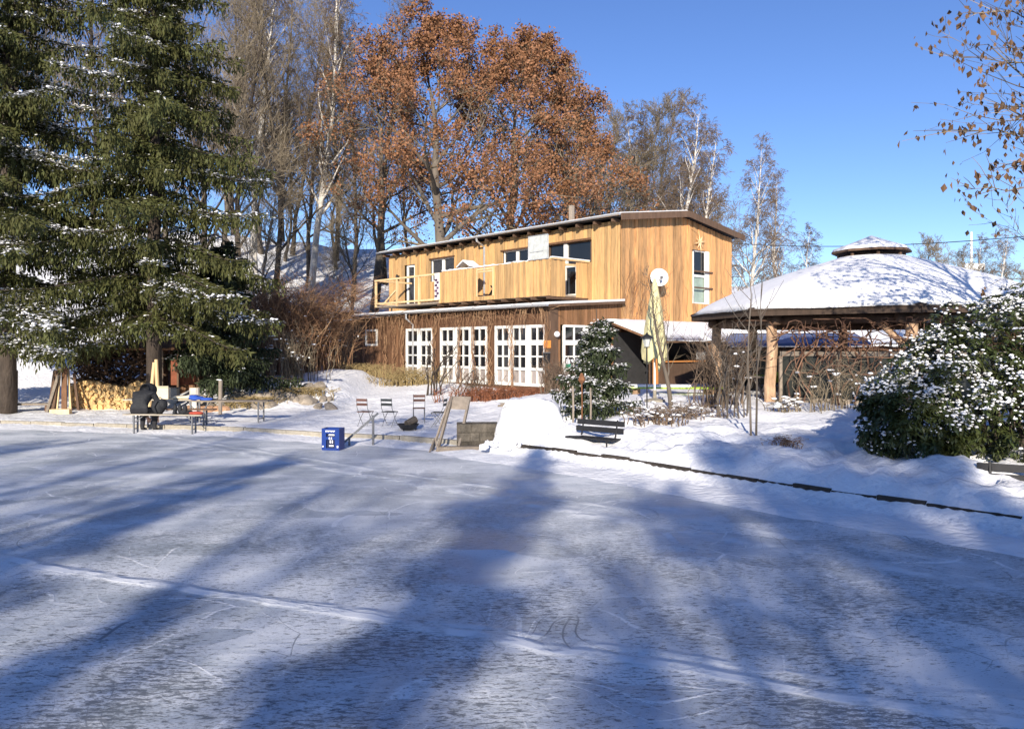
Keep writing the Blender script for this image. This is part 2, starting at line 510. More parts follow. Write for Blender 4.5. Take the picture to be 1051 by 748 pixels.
def bare_tree(seed, H, r0, n1=22, t0=.25, spread=.34, el=(.35, 1.0), nc=(6, 5, 4), up=.25, droop=0.0, twig=.007, curve=.06, tlean=0.0, lenf=(.35, .62), fork=False):
    random.seed(seed)
    tr, tw, tips = MB(), MB(), []
    pts, rad = [], []
    p = Vector((0, 0, -.3)); d = Vector((tlean, 0, 1)).normalized()
    K = 12
    for i in range(K + 1):
        t = i / K
        pts.append(p.copy()); rad.append(r0 * ((1 - t) ** .85) * (1.35 if i == 0 else 1) + twig)
        d = (d + Vector((random.gauss(0, curve), random.gauss(0, curve), .12))).normalized()
        p = p + d * (H / K)
    tr.tube(pts, rad, 8)

    def samp(P, Rd, t):
        f = t * (len(P) - 1); i = min(int(f), len(P) - 2); f -= i
        return P[i].lerp(P[i + 1], f), Rd[i] * (1 - f) + Rd[i + 1] * f, (P[i + 1] - P[i]).normalized()

    def branch(p, d, L, r, lvl):
        k = 5 if lvl == 0 else (4 if lvl == 1 else 3)
        P, Rd = [p.copy()], [r]
        for i in range(k):
            t = (i + 1) / k
            d = (d + Vector((random.gauss(0, .16), random.gauss(0, .16), random.gauss(0, .12) + up * .35 - droop * (lvl * .35) * t))).normalized()
            p = p + d * (L / k)
            P.append(p.copy()); Rd.append(max(r * (1 - t * .8), twig * .6))
        (tr if lvl == 0 else tw).tube(P, Rd, 6 if lvl == 0 else (4 if lvl == 1 else 3), cap=False)
        if lvl >= len(nc):
            tips.append((P[-1], d)); tips.append((P[-2], d))
            return
        n = nc[lvl]
        for j in range(n):
            t = random.uniform(.2, 1.0) if j else 1.0
            q, rr, dd = samp(P, Rd, t)
            branch(q, rdir(dd, random.uniform(.45, 1.0)), L * random.uniform(*lenf) * (1.15 - .4 * t), max(rr * .6, twig), lvl + 1)

    for i in range(n1):
        t = t0 + (1 - t0) * ((i + random.random()) / n1) ** .9
        t = min(t, .985)
        q, rr, dd = samp(pts, rad, t)
        az = i * 2.4 + random.uniform(-.4, .4)
        e = el[0] + (el[1] - el[0]) * random.random()
        e = min(1.35, e + .35 * t)
        d1 = Vector((math.cos(az) * math.cos(e), math.sin(az) * math.cos(e), math.sin(e)))
        branch(q, d1, H * spread * (1.1 - .75 * t) * random.uniform(.75, 1.2), rr * .55, 0)
    return tr, tw, tips


def leaf_quads(pts, size, asp, droopdir=None, jitter=.12, n=1, hang=False):
    """small folded leaves around points -> verts, faces, rnd (numpy)"""
    P = np.repeat(np.array([tuple(p) for p in pts]), n, 0)
    k = len(P)
    rs = np.random.RandomState(len(P) % 9973)
    P = P + rs.normal(0, jitter, (k, 3))
    a = rs.normal(0, 1, (k, 3))
    if hang: a = a * .35 + np.array([0, 0, -1.0])
    a /= np.linalg.norm(a, axis=1)[:, None]
    b = np.cross(a, rs.normal(0, 1, (k, 3))); b /= np.linalg.norm(b, axis=1)[:, None]
    c = np.cross(a, b)
    s = size * rs.uniform(.65, 1.3, k)[:, None]
    v0, v2 = P, P + a * s
    mid = P + a * s * .5 + c * s * .12
    v1, v3 = mid + b * s * asp, mid - b * s * asp
    V = np.stack([v0, v1, v2, v3], 1).reshape(-1, 3)
    I = np.arange(k)[:, None] * 4
    Fc = np.concatenate([I + np.array([[0, 1, 2]]), I + np.array([[0, 2, 3]])], 0)
    r = rs.uniform(0, 1, k)
    return V, Fc, np.concatenate([r, r])


ICO = None


def ico():
    global ICO
    if ICO is None:
        t = (1 + 5 ** .5) / 2
        v = [Vector(p).normalized() for p in ((-1, t, 0), (1, t, 0), (-1, -t, 0), (1, -t, 0), (0, -1, t), (0, 1, t), (0, -1, -t), (0, 1, -t), (t, 0, -1), (t, 0, 1), (-t, 0, -1), (-t, 0, 1))]
        f = [(0, 11, 5), (0, 5, 1), (0, 1, 7), (0, 7, 10), (0, 10, 11), (1, 5, 9), (5, 11, 4), (11, 10, 2), (10, 7, 6), (7, 1, 8), (3, 9, 4), (3, 4, 2), (3, 2, 6), (3, 6, 8), (3, 8, 9), (4, 9, 5), (2, 4, 11), (6, 2, 10), (8, 6, 7), (9, 8, 1)]
        mid, nf = {}, []
        def m(a, b):
            k = (min(a, b), max(a, b))
            if k not in mid:
                v.append(((v[a] + v[b]) / 2).normalized()); mid[k] = len(v) - 1
            return mid[k]
        for a, b, c_ in f:
            x, y, z = m(a, b), m(b, c_), m(c_, a)
            nf += [(a, x, z), (b, y, x), (c_, z, y), (x, y, z)]
        ICO = (np.array([tuple(q) for q in v]), np.array(nf))
    return ICO


def blobs(items, seed=1, lump=.28, low=False):
    """items: (pos, (sx,sy,sz), yaw)  -> verts, faces of small lumpy ellipsoids"""
    V0, F0 = ico()
    if low:
        V0, F0 = V0[:12], np.array([(0, 11, 5), (0, 5, 1), (0, 1, 7), (0, 7, 10), (0, 10, 11), (1, 5, 9), (5, 11, 4), (11, 10, 2), (10, 7, 6), (7, 1, 8), (3, 9, 4), (3, 4, 2), (3, 2, 6), (3, 6, 8), (3, 8, 9), (4, 9, 5), (2, 4, 11), (6, 2, 10), (8, 6, 7), (9, 8, 1)])
    rs = np.random.RandomState(seed)
    Vs, Fs = [], []
    for i, (p, s, yaw) in enumerate(items):
        q = V0 * (1 + rs.uniform(-lump, lump, (len(V0), 1))) * np.array(s)
        cc, ss = math.cos(yaw), math.sin(yaw)
        q = np.stack([q[:, 0] * cc - q[:, 1] * ss, q[:, 0] * ss + q[:, 1] * cc, q[:, 2]], 1) + np.array(tuple(p))
        Vs.append(q); Fs.append(F0 + i * len(V0))
    return np.concatenate(Vs), np.concatenate(Fs)


def make_spruce(seed, H, rad, zlow, name, label, snowy=.5, mat=SPRUCE, dens=1.0, snow=True, dro=1.0, ssz=1.0, tap=.8):
    """tapered trunk, drooping boughs with hanging curtains of needle sprays, snow lying along the boughs"""
    random.seed(seed)
    rs = np.random.RandomState(seed)
    root = empty(name, (0, 0, 0), 0, label, 'spruce tree')
    tr = MB()
    tr.tube([(0, 0, -.3), (0, 0, H * .3), (.05, .03, H * .65), (0, 0, H)], [H * .0125, H * .010, H * .006, .01], 9)
    bw = MB()
    cl_p, cl_d, cl_s = [], [], []
    sn, du = [], []
    z = zlow
    while z < H - .3:
        t = (z - zlow) / (H - zlow)
        L0 = rad * (1 - t) ** tap + .12
        nb = random.randint(4, 6)
        a0 = random.uniform(0, 6.28)
        for k in range(nb):
            if random.random() < .16: continue
            az = a0 + k * 6.283 / nb + random.uniform(-.35, .35)
            L = L0 * random.choice((.45, .6, .8, .95, 1.1, 1.25)) * random.uniform(.9, 1.1)
            heavy = random.random() < snowy * (.45 if t > .2 else .8)
            zz = z + random.uniform(-.25, .25)
            dr = random.uniform(.28, .6) * (1 - .55 * t) * dro
            h = Vector((math.cos(az), math.sin(az), 0)); sd = Vector((-h.y, h.x, 0))
            P = []
            for i in range(7):
                u = i / 6
                P.append(Vector((0, 0, zz)) + h * (L * u) + Vector((0, 0, L * (.12 * u - dr * 1.5 * u ** 1.6 + dr * .75 * u ** 3.2))) + sd * (L * .05 * math.sin(u * 3 + k)))
            bw.tube(P, [.010 + .008 * L * (1 - i / 6) for i in range(7)], 4, cap=False)
            ns = int((6 + L * 6.2) * dens)
            for j in range(ns):
                u = .06 + .94 * (j + random.random()) / ns
                f = u * 6; i = min(int(f), 5); q = P[i].lerp(P[i + 1], f - i)
                side = 1 if j % 2 else -1
                l = (.26 * L * (1.05 - u) + .16) * random.uniform(.6, 1.25)
                dd = (h * .75 + sd * side * random.uniform(.6, 1.1) + Vector((0, 0, -.15))).normalized()
                nh = max(2, int(l / .13))
                for w in range(nh + 1):
                    s_ = w / max(nh, 1)
                    b = q + dd * (l * s_) + Vector((0, 0, -.25 * l * s_ * s_))
                    hl = random.uniform(.10, .55) * (1.1 - .35 * s_) * (.55 + .45 * min(1, L / 2))
                    m_ = max(1, int(hl / .055))
                    # spray lying along the twig
                    for g in range(3):
                        cl_p.append(b + Vector((random.gauss(0, .03), random.gauss(0, .03), random.gauss(0, .02)))); cl_d.append(dd + Vector((random.gauss(0, .45), random.gauss(0, .45), random.gauss(-.05, .3)))); cl_s.append(.17)
                    if snow and random.random() < (.8 if heavy else .16) * min(1, snowy * 1.3):
                        for g in range(5 if heavy else 2): du.append((b + Vector((random.gauss(0, .06), random.gauss(0, .06), random.gauss(.03, .025))), dd + Vector((random.gauss(0, .6), random.gauss(0, .6), random.gauss(0, .15))), random.uniform(.07, .15) * (.5 + .5 * ssz)))
                    for g in range(m_):
                        cl_p.append(b + Vector((random.gauss(0, .035), random.gauss(0, .035), -hl * (g + .2) / m_)))
                        cl_d.append(Vector((random.gauss(0, .28), random.gauss(0, .28), -1)))
                        cl_s.append(random.uniform(.12, .21))
                if snow and random.random() < (.75 if heavy else .06):
                    for g in range(random.randint(1, 3) if heavy else 1):
                        c_ = q + dd * (l * random.uniform(0, .85)) + Vector((random.gauss(0, .05), random.gauss(0, .05), random.gauss(.045, .02)))
                        sz = random.uniform(.3, 1.05) * ssz
                        sn.append((c_, (.075 * sz, .048 * sz, .030 * sz), math.atan2(dd.y, dd.x) + random.uniform(-.8, .8)))
        z += random.uniform(.36, .60) * (1 - .25 * t) * min(1.0, .25 + H / 12)
    tr.build('trunk', BARK, root, True)
    bw.build('boughs', BARK, root)
    P = np.array([tuple(p) for p in cl_p]); D = np.array([tuple(d) for d in cl_d]); S = np.array(cl_s)[:, None]
    D /= np.linalg.norm(D, axis=1)[:, None]
    B = np.cross(D, rs.normal(0, 1, D.shape)); B /= np.linalg.norm(B, axis=1)[:, None]
    W = S * .15
    V = np.stack([P, P + D * S * .45 + B * W, P + D * S, P + D * S * .45 - B * W], 1).reshape(-1, 3)
    I = np.arange(len(P))[:, None] * 4
    Fc = I + np.array([[0, 1, 2, 3]])
    mk('foliage', V, Fc, mat, root, rs.uniform(0, 1, len(P)))
    if du:
        P = np.array([tuple(a[0]) for a in du]); D = np.array([tuple(a[1]) for a in du]); S = np.array([a[2] for a in du])[:, None]
        D /= np.linalg.norm(D, axis=1)[:, None]
        B = np.cross(D, np.array([0, 0, 1.0]) + rs.normal(0, .35, D.shape)); B /= np.linalg.norm(B, axis=1)[:, None]
        V = np.stack([P, P + D * S * .5 + B * S * .24, P + D * S, P + D * S * .5 - B * S * .24], 1).reshape(-1, 3)
        mk('snow_dusting', V, np.arange(len(P))[:, None] * 4 + np.array([[0, 1, 2, 3]]), SNOW, root)
    if sn:
        V, Fc = blobs(sn, seed, .35, True)
        mk('snow', V, Fc, SNOW, root, smooth=True)
    return root


def place(o, x, y, rz=0.0, s=1.0, z=None):
    o.location = (x, y, gz(x, y) if z is None else z)
    o.rotation_euler[2] = rz
    o.scale = (s, s, s)
    return o


# large snowy spruces at the left
sp1 = make_spruce(11, 20, 4.0, 3.0, 'spruce_tree', 'tall snow dusted spruce with a split log pile at its right foot', .55)
p = at(158, 400, 25.0); place(sp1, p.x, p.y, .4)
sp2 = make_spruce(23, 21, 4.2, 2.5, 'spruce_tree', 'tall dark spruce cut by the left edge with its lowest boughs white with snow', .8)
p = at(8, 400, 24.5); place(sp2, p.x, p.y, 1.0)
sp3 = make_spruce(37, 5.6, 2.0, .9, 'spruce_tree', 'short dark young spruce behind the tables beside the brown thicket', .25, SPRUCED, 1.3, True, .6)
p = at(228, 400, 27.0); place(sp3, p.x, p.y, .3)
sp4 = make_spruce(52, 3.05, 1.10, .05, 'spruce_tree', 'small bushy spruce dusted white beside the black park bench', 2.4, SPRUCED, 1.1, True, .3, .55, 1.05)
p = at(612, 430, 18.6); place(sp4, p.x, p.y, 0, .84, gz(p.x, p.y) - .05)


def tree_from(name, parts, tr_mat, tw_mat, label, cat='tree', group=None):
    tr, tw, tips = parts
    root = empty(name, (0, 0, 0), 0, label, cat, group)
    tr.build('trunk', tr_mat, root, True)
    tw.build('crown', tw_mat, root)
    return root


# rust brown oaks behind the house
def make_oak(seed, H, r0, label, n1, spread, leaves, lsz=.17):
    parts = bare_tree(seed, H, r0, n1, .22, spread, (.15, .8), (6, 5, 4), .22, twig=.011, curve=.09, lenf=(.38, .62))
    root = tree_from('oak_tree', parts, BARKG, TWIG, label, 'oak tree')
    tips = parts[2]
    random.seed(seed)
    keep = [q for q, d in tips if float(fbm(np.array([q.x + q.y * .5]), np.array([q.z]), .55, 2, seed)[0]) > -.10]
    V, Fc, r = leaf_quads(keep, lsz, .36, jitter=.20, n=leaves)
    mk('leaves', V, Fc, OAKL, root, r)
    return root


oaks = [(101, 21.5, .42, 'broad rust brown oak rising left of the house roof', 24, .40, 448, 45.0, 6),
        (102, 20.0, .40, 'rust brown oak with a wide lopsided crown over the middle of the roof', 24, .42, 535, 49.0, 6)]
for sd, H, r0, lb, n1, spr, px, D, lv in oaks:
    o = oak_back = make_oak(sd, H * .92, r0, lb, n1, spr, lv)
    x = (px - CX) / F * D
    place(o, x, D, sd)
o = make_oak(103, 16.5, .30, 'smaller oak with sparse brown leaves standing on the snowy slope left of the balcony', 16, .34, 3, .16)
x = (384 - CX) / F * 47; place(o, x, 47, 2.0)
o = make_oak(104, 18.5, .34, 'rust brown oak crown reaching furthest over the chimney pole', 20, .34, 6)
x = (590 - CX) / F * 50; place(o, x, 50, 1.2, 1.05)

# bare trees: three prototypes, then copies
protoA = tree_from('bare_tree', bare_tree(201, 19, .17, 34, .15, .27, (.5, 1.15), (7, 6, 4), .35, twig=.009, curve=.05), BARK, TWIG, 'x', 'tree')
protoB = tree_from('bare_tree', bare_tree(202, 17, .15, 30, .17, .29, (.4, 1.1), (7, 6, 4), .3, twig=.009, curve=.07), BARKG, TWIG, 'x', 'tree')
protoC = tree_from('birch_tree', bare_tree(203, 17, .19, 30, .25, .24, (.6, 1.15), (8, 7, 4), .1, .55, twig=.011, curve=.035), BIRCH, TWIGP, 'x', 'birch')
protoD = tree_from('birch_tree', bare_tree(204, 15, .17, 28, .2, .25, (.6, 1.2), (8, 7, 4), .1, .6, twig=.011, curve=.05, tlean=.12), BIRCH, TWIGP, 'x', 'birch')
protoE = tree_from('bare_tree', bare_tree(205, 12, .13, 20, .12, .38, (.3, 1.0), (8, 7, 5), .25, twig=.011, curve=.1), BARKG, TWIG, 'x', 'tree')
used = set()


def plant(proto, px, D, s, rz, label, group=None, tilt=(0, 0), z=None):
    if proto.name in used:
        o = copy_tree(proto)
        if 'group' in o: del o['group']
    else:
        o = proto
        used.add(proto.name)
    o['label'] = label
    if group: o['group'] = group
    x = (px - CX) / F * D
    place(o, x, D, rz, s, z)
    o.rotation_euler[0], o.rotation_euler[1] = tilt
    return o


HL = 'thin bare grey brown tree in the dense stand on the snowy hillside'
HG = 'bare trees on the hillside'
hill = [(205, 42, 1.1, 0), (228, 52, 1.15, 1), (248, 45, 1.0, 0), (268, 56, 1.15, 1), (283, 47, 1.05, 0), (300, 58, 1.1, 1), (318, 50, 1.05, 1),
        (345, 60, 1.05, 0), (362, 52, 1.0, 1), (395, 58, 1.1, 0), (420, 62, .95, 1), (60, 50, 1.1, 1), (95, 46, 1.05, 0), (130, 54, 1.1, 1), (20, 48, 1.1, 0), (170, 50, 1.1, 1), (290, 66, 1.2, 0), (240, 64, 1.2, 0)]
for i, (px, D, s, k) in enumerate(hill):
    plant((protoA, protoB)[k], px, D, s, i * 1.7, HL, HG)
plant(protoC, 318, 49, 1.25, .7, 'white trunked birch leaning right above the brown thicket', tilt=(0, R(4)))
plant(protoC, 262, 50, 1.15, 2.2, 'slim birch with a pale trunk between the spruce and the leaning birch', tilt=(0, R(-1)))
plant(protoD, 690, 52, 1.17, .0, 'birch with a pale trunk rising behind the roof ridge', tilt=(0, R(1)))
plant(protoD, 666, 56, 1.15, 2.6, 'birch with thin trunk close left of the one behind the ridge')
plant(protoC, 768, 48, .80, 1.1, 'tall white birch right of the gable wall')
plant(protoC, 800, 56, .80, 3.1, 'birch between the white birch by the gable and the pavilion roof')
plant(protoD, 828, 62, .72, 4.4, 'lowest birch at the edge of the group by the cupola', tilt=(0, R(-2)))
plant(protoD, 716, 57, 1.10, 5.4, 'birch just right of the one behind the ridge of the roof')
for i, (px, D, s) in enumerate([(278, 42, .8), (362, 46, .7), (292, 56, .9), (345, 58, .9)]):
    plant(protoE, px, D, s, i * 1.9, 'low spreading bare tree on the snowy slope above the brown thicket', 'low bare trees on the slope')
LOWL, LOWG = 'low bare tree with a grey brown crown between the oaks and the birches', 'low bare trees behind the roof'
for i, (px, D, s) in enumerate([(595, 60, 1.42), (622, 54, 1.32), (648, 58, 1.45), (712, 60, 1.22), (735, 66, 1.15), (665, 66, 1.55), (632, 62, 1.5)]):
    plant(protoE, px, D, s, i * 2.1, LOWL, LOWG)
FARL, FARG = 'small distant bare tree above the right slope of the pavilion roof', 'distant bare trees beyond the pavilion'
for i, (px, D, s) in enumerate([(958, 95, 1.15), (975, 92, 1.1), (990, 96, 1.05), (1008, 100, 1.0), (1022, 92, 1.0), (1040, 98, .92), (1060, 95, .9), (940, 97, .8), (1085, 92, 1.0)]):
    plant(protoD if i in (3, 4) else protoE, px, D, s, i * 1.3, FARL, FARG)

# trees on the bank behind the photographer: they throw the long shadows over the ice
BL, BG = 'spruce on the bank behind the viewer', 'spruces behind the viewer'
BAL, BAG = 'bare tree on the bank behind the viewer', 'bare trees behind the viewer'
shade_sp = make_spruce(61, 12, 2.3, .6, 'spruce_tree', BL, 0, SPRUCED, .9, False)
shade_sp['group'] = BG


def back(proto, x, y, s, rz=0.0, lab=BAL, grp=BAG):
    if proto.name in used:
        o = copy_tree(proto)
    else:
        o = proto; used.add(proto.name)
    o['label'] = lab; o['group'] = grp
    place(o, x, y, rz, s)
    o.rotation_euler[0] = o.rotation_euler[1] = 0
    return o


BACK_SPRUCE = [(-3.3, -16, .97), (2.6, -16.2, .90), (6.6, -16.3, .90), (11.5, -16.5, .95), (-8.2, -16, .95), (-1.4, -13.2, .58), (.9, -13.4, .60), (-5.4, -13, .62)]
for i, (x, y, s) in enumerate(BACK_SPRUCE):
    back(shade_sp, x, y, s, i * 1.1, BL, BG)
BACK_BARE = [(protoB, -5.8, -24, .95, 0), (protoE, -.6, -13, .75, 3), (protoE, -9.5, -13, .8, 5), (protoA, -11.5, -20, .85, 1), (protoE, -13.5, -15, .95, 2), (protoE, -16.5, -18, 1.0, 4)]
for pr, x, y, s, rz in BACK_BARE:
    back(pr, x, y, s, rz)


for (x, y, s_, rz) in ((.0, -22, .61, .4), (8.3, -22.5, .61, 2.0)):
    o = copy_tree(oak_back)
    o['label'] = 'brown leaved oak on the bank behind the viewer'; o['group'] = 'oaks behind the viewer'
    place(o, x, y, rz, s_)

# rhododendron
def make_rhodo():
    random.seed(5)
    root = empty('rhododendron_bush', (0, 0, 0), 0, 'large round evergreen bush speckled with snow at the right edge', 'bush')
    cpts, sn, st = [], [], MB()
    lobes = [(.6, 0, 1.2, 1.9, 1.7, 1.62), (-.9, -.2, .95, 1.2, 1.2, 1.2), (-1.72, -.3, .55, .75, .9, .78), (2.1, .1, 1.2, 1.9, 1.7, 1.7), (.2, -.9, .75, 1.6, 1.2, 1.15)]
    n = 0
    while n < 4600:
        l = random.choice(lobes)
        d = Vector((random.gauss(0, 1), random.gauss(0, 1), random.gauss(0, 1))).normalized()
        bump_ = 1 + .16 * math.sin(d.x * 9 + l[0] * 3) * math.sin(d.z * 8 + d.y * 6)
        rr = random.uniform(.78, 1.03) * bump_
        p = Vector((l[0] + d.x * l[3] * rr, l[1] + d.y * l[4] * rr, l[2] + d.z * l[5] * rr))
        if p.z < .05: continue
        inside = any(((p.x - m[0]) / m[3]) ** 2 + ((p.y - m[1]) / m[4]) ** 2 + ((p.z - m[2]) / m[5]) ** 2 < .60 for m in lobes)
        if inside: continue
        cpts.append((p, d)); n += 1
    P, A, S = [], [], []
    for p, d in cpts:
        k = random.randint(7, 10)
        ax = (d + Vector((0, 0, .8))).normalized()
        u = ax.orthogonal().normalized()
        a0 = random.uniform(0, 6.28)
        for i in range(k):
            w = Matrix.Rotation(a0 + i * 6.283 / k + random.uniform(-.2, .2), 3, ax) @ u
            P.append(p); A.append((w + ax * random.uniform(-.75, .15)).normalized()); S.append(random.uniform(.085, .135))
        wind = fbm(np.array([p.x]), np.array([p.z]), .9, 2, 4)[0]
        up = d.z
        wind = fbm(np.array([p.x + p.y * .6]), np.array([p.z * 1.2 - p.y * .3]), 1.5, 3, 4)[0]
        prob = (.12 + .30 * max(0, up) + .06 * p.z) * float(np.clip(.42 + wind * 8, .02, 1.8)) * (1.3 if p.x < -.8 and p.z > 1.0 else 1)
        if random.random() < prob:
            for q in range(random.randint(4, 11)):
                s = random.uniform(.008, .025)
                sn.append((p + ax * .03 + Vector((random.gauss(0, .06), random.gauss(0, .06), random.gauss(-.01, .03))), (s * random.uniform(1, 1.6), s, s * .7), random.uniform(0, 6.28)))
    P = np.array([tuple(q) for q in P]); A = np.array([tuple(q) for q in A]); S = np.array(S)[:, None]
    rs = np.random.RandomState(3)
    B = np.cross(A, np.array([0, 0, 1.0]) + rs.normal(0, .25, A.shape)); B /= np.linalg.norm(B, axis=1)[:, None]
    C = np.cross(A, B)
    v0, v2 = P, P + A * S
    m_ = P + A * S * .55 + C * S * -.06
    V = np.stack([v0, m_ + B * S * .2, v2, m_ - B * S * .2], 1).reshape(-1, 3)
    I = np.arange(len(P))[:, None] * 4
    mk('foliage', V, np.concatenate([I + np.array([[0, 1, 2]]), I + np.array([[0, 2, 3]])]), RHODO, root, np.tile(rs.uniform(0, 1, len(P)), 2))
    V, Fc = blobs(sn, 8, .3)
    mk('snow', V, Fc, SNOW, root, smooth=True)
    for i in range(26):
        a = random.uniform(0, 6.28); r1 = random.uniform(.5, 1.7)
        e = Vector((math.cos(a) * r1, math.sin(a) * r1 * .9, random.uniform(1.2, 2.4)))
        st.tube([(random.uniform(-.5, .8), random.uniform(-.4, .4), -.2), e * .45 + Vector((0, 0, .2)), e], [.04, .025, .01], 5)
    st.build('stems', BARK, root)
    return root


rh = make_rhodo()
_p = gp(940, 477); rh.location = (7.95, _p.y + 1.35, _p.z - .10); rh.scale = (1, 1, 1)


# thickets and small shrubs -------------------------------------------------
def thicket(name, x, y, w, d, h, n, mat, label, cat, arch=.5, tw=5, seed=1, lean=(0, 0), r=.012, snow=0, kids=.5, z=None, rz=0):
    random.seed(seed)
    z0 = gz(x, y) if z is None else z
    m, sn = MB(), []
    for i in range(n):
        bx, by = max(-.7 * w, min(.7 * w, random.gauss(0, w / 3.6))), max(-.6 * d, min(.6 * d, random.gauss(0, d / 3.6)))
        hh = h * random.uniform(.55, 1.1)
        az = random.uniform(0, 6.28)
        out = Vector((math.cos(az) + lean[0], math.sin(az) + lean[1], 0)) * arch * hh
        P = [Vector((bx, by, -.2))]
        for k in range(1, 6):
            t = k / 5
            P.append(Vector((bx, by, 0)) + out * t ** 2 + Vector((random.gauss(0, .05), random.gauss(0, .05), hh * (t - .30 * arch * t ** 3))))
        m.tube(P, [r * (1.3 - .95 * k / 5) for k in range(6)], 4, cap=False)
        for j in range(tw):
            t = random.uniform(.3, 1) * 5; i0 = min(int(t), 4)
            q = P[i0].lerp(P[i0 + 1], t - i0)
            dd = rdir((P[i0 + 1] - P[i0]), random.uniform(.4, 1.1))
            l = hh * kids * random.uniform(.2, .55)
            e1 = q + dd * l * .5
            e2 = e1 + (dd + Vector((random.gauss(0, .3), random.gauss(0, .3), -.3 * arch))).normalized() * l * .5
            m.tube([q, e1, e2], [r * .55, r * .4, r * .25], 3, cap=False)
            if random.random() < snow:
                sn.append((e1 + Vector((0, 0, .02)), (random.uniform(.05, .12), .03, .025), math.atan2(dd.y, dd.x)))
    root = empty(name, (x, y, z0), rz, label, cat)
    m.build('stems', mat, root)
    if sn:
        V, Fc = blobs(sn, seed, .3, True)
        mk('snow', V, Fc, SNOW, root, smooth=True)
    return root


def tp(px, D):
    return (px - CX) / F * D, D


x, y = tp(268, 31.5); thicket('bramble_thicket', x, y, 3.6, 1.6, 3.9, 420, TWIGR, 'dense dark brown thicket between the young spruce and the leaning arch of twigs', 'thicket', .42, 9, 3, r=.013, snow=.01)
x, y = tp(312, 33.5); thicket('climber_thicket', x, y, 3.0, 2.0, 4.3, 460, TWIGR, 'reddish brown arching mass of bare climber left of the house', 'thicket', .55, 10, 4, r=.012, snow=.012, lean=(.0, -.25))
x, y = tp(352, 35.0); thicket('twiggy_shrub', x, y, 1.0, .8, 2.4, 34, TWIG, 'thin bare shrub against the left end of the dark house wall', 'shrub', .3, 6, 6, r=.012)
x, y = tp(300, 29.0); thicket('twiggy_shrub', x, y, 2.0, .8, 2.0, 70, TWIG, 'upright brown stems in front of the thicket above the stony bank', 'shrub', .25, 5, 7, r=.012, snow=.1)
x, y = tp(418, 31.5); thicket('ornamental_grass', x, y, 2.2, .8, .9, 300, GRASSD, 'dry yellow grass tuft at the foot of the leftmost white doors', 'grass tuft', .7, 1, 8, r=.010, kids=.4)
x, y = tp(375, 33.0); thicket('ornamental_grass', x, y, 2.2, .7, .5, 200, GRASSD, 'dry straw coloured grass under the small white window', 'grass tuft', .7, 1, 18, r=.010, kids=.4)
x, y = tp(486, 27.2); thicket('twiggy_shrub', x, y, 1.3, .6, 1.1, 50, TWIGP, 'dark twiggy shrub before the middle white doors', 'shrub', .3, 7, 9, r=.012)
x, y = tp(452, 28.4); o = thicket('twiggy_shrub', x, y, 1.0, .5, 2.3, 10, BARK, 'crooked dark shrub leaning right before the left white doors', 'shrub', .45, 8, 10, r=.022, lean=(.6, 0))
RED = M('red_hedge_twig', (.17, .065, .035), .9, .3, 3, rndvar=.5, col2=(.25, .10, .05))
x, y = tp(523, 26.6); thicket('low_hedge', x, y, 3.6, .6, .42, 620, RED, 'low red brown hedge under the right white doors', 'hedge', .5, 5, 12, r=.008)
x, y = tp(572, 25.0); thicket('twiggy_shrub', x, y, .9, .6, 1.2, 90, TWIGP, 'dark low shrub by the corner post with the orange sign', 'shrub', .35, 6, 13, r=.010)
x, y = tp(738, 19.4); thicket('twiggy_shrub', x, y, 1.2, .8, 2.0, 90, TWIGP, 'tangled bare shrub at the left corner of the pavilion', 'shrub', .35, 8, 14, r=.009, snow=.01)
x, y = tp(752, 17.6); thicket('twiggy_shrub', x, y, .7, .5, 2.3, 14, BARKG, 'tall thin whips before the pavilion left of its bright log post', 'shrub', .2, 6, 15, r=.014)
x, y = tp(708, 17.6); thicket('ornamental_grass', x, y, 1.2, .8, .5, 75, TWIGP, 'snow bent dark grass on the bank right of the small spruce', 'grass tuft', 1.0, 2, 16, r=.009, snow=.12)
x, y = tp(676, 16.6); thicket('ornamental_grass', x, y, 1.0, .6, .5, 70, TWIGP, 'drooping dark grass pushed down by snow behind the black bench', 'grass tuft', 1.1, 2, 17, r=.010, snow=.2)
x, y = tp(856, 17.8); thicket('twiggy_shrub', x, y, 1.5, .6, 1.3, 45, TWIG, 'bare shrub in front of the dark screens of the pavilion', 'shrub', .5, 8, 19, r=.009, snow=.03)
x, y = tp(806, 18.0); thicket('twiggy_shrub', x, y, .7, .4, .45, 26, TWIG, 'little snow laden shrub right of the bright log post', 'shrub', .6, 6, 20, r=.009, snow=.25)
x, y = tp(806, 13.4); thicket('twiggy_shrub', x, y, .5, .4, .22, 40, TWIGR, 'tiny brown tuft poking out of the sunny snow bank', 'shrub', .9, 3, 21, r=.006)

# young forked tree with two thin trunks on the bank
random.seed(3)
m = MB()
for (dx, lean_, h) in ((0, -.02, 3.3), (.09, .03, 3.0)):
    P = [Vector((dx, 0, -.2))] + [Vector((dx + lean_ * h * t + random.gauss(0, .03), random.gauss(0, .03), h * t)) for t in (.2, .4, .6, .8, 1)]
    m.tube(P, [.022, .02, .016, .012, .009, .005], 6, cap=False)
    for j in range(10):
        t = random.uniform(1.8, 5); i0 = min(int(t), 4)
        q = P[i0].lerp(P[i0 + 1], t - i0); dd = rdir(Vector((0, 0, 1)), random.uniform(.4, .8)); l = random.uniform(.3, .9)
        m.tube([q, q + dd * l * .5, q + dd * l + Vector((0, 0, .1))], [.008, .006, .003], 4, cap=False)
p = at(771, 453, 14.6)
r_ = empty('young_tree', (p.x, p.y, gz(p.x, p.y)), 0, 'young bare tree with two thin stems on the sunny bank', 'tree')
m.build('trunk', BARKG, r_)
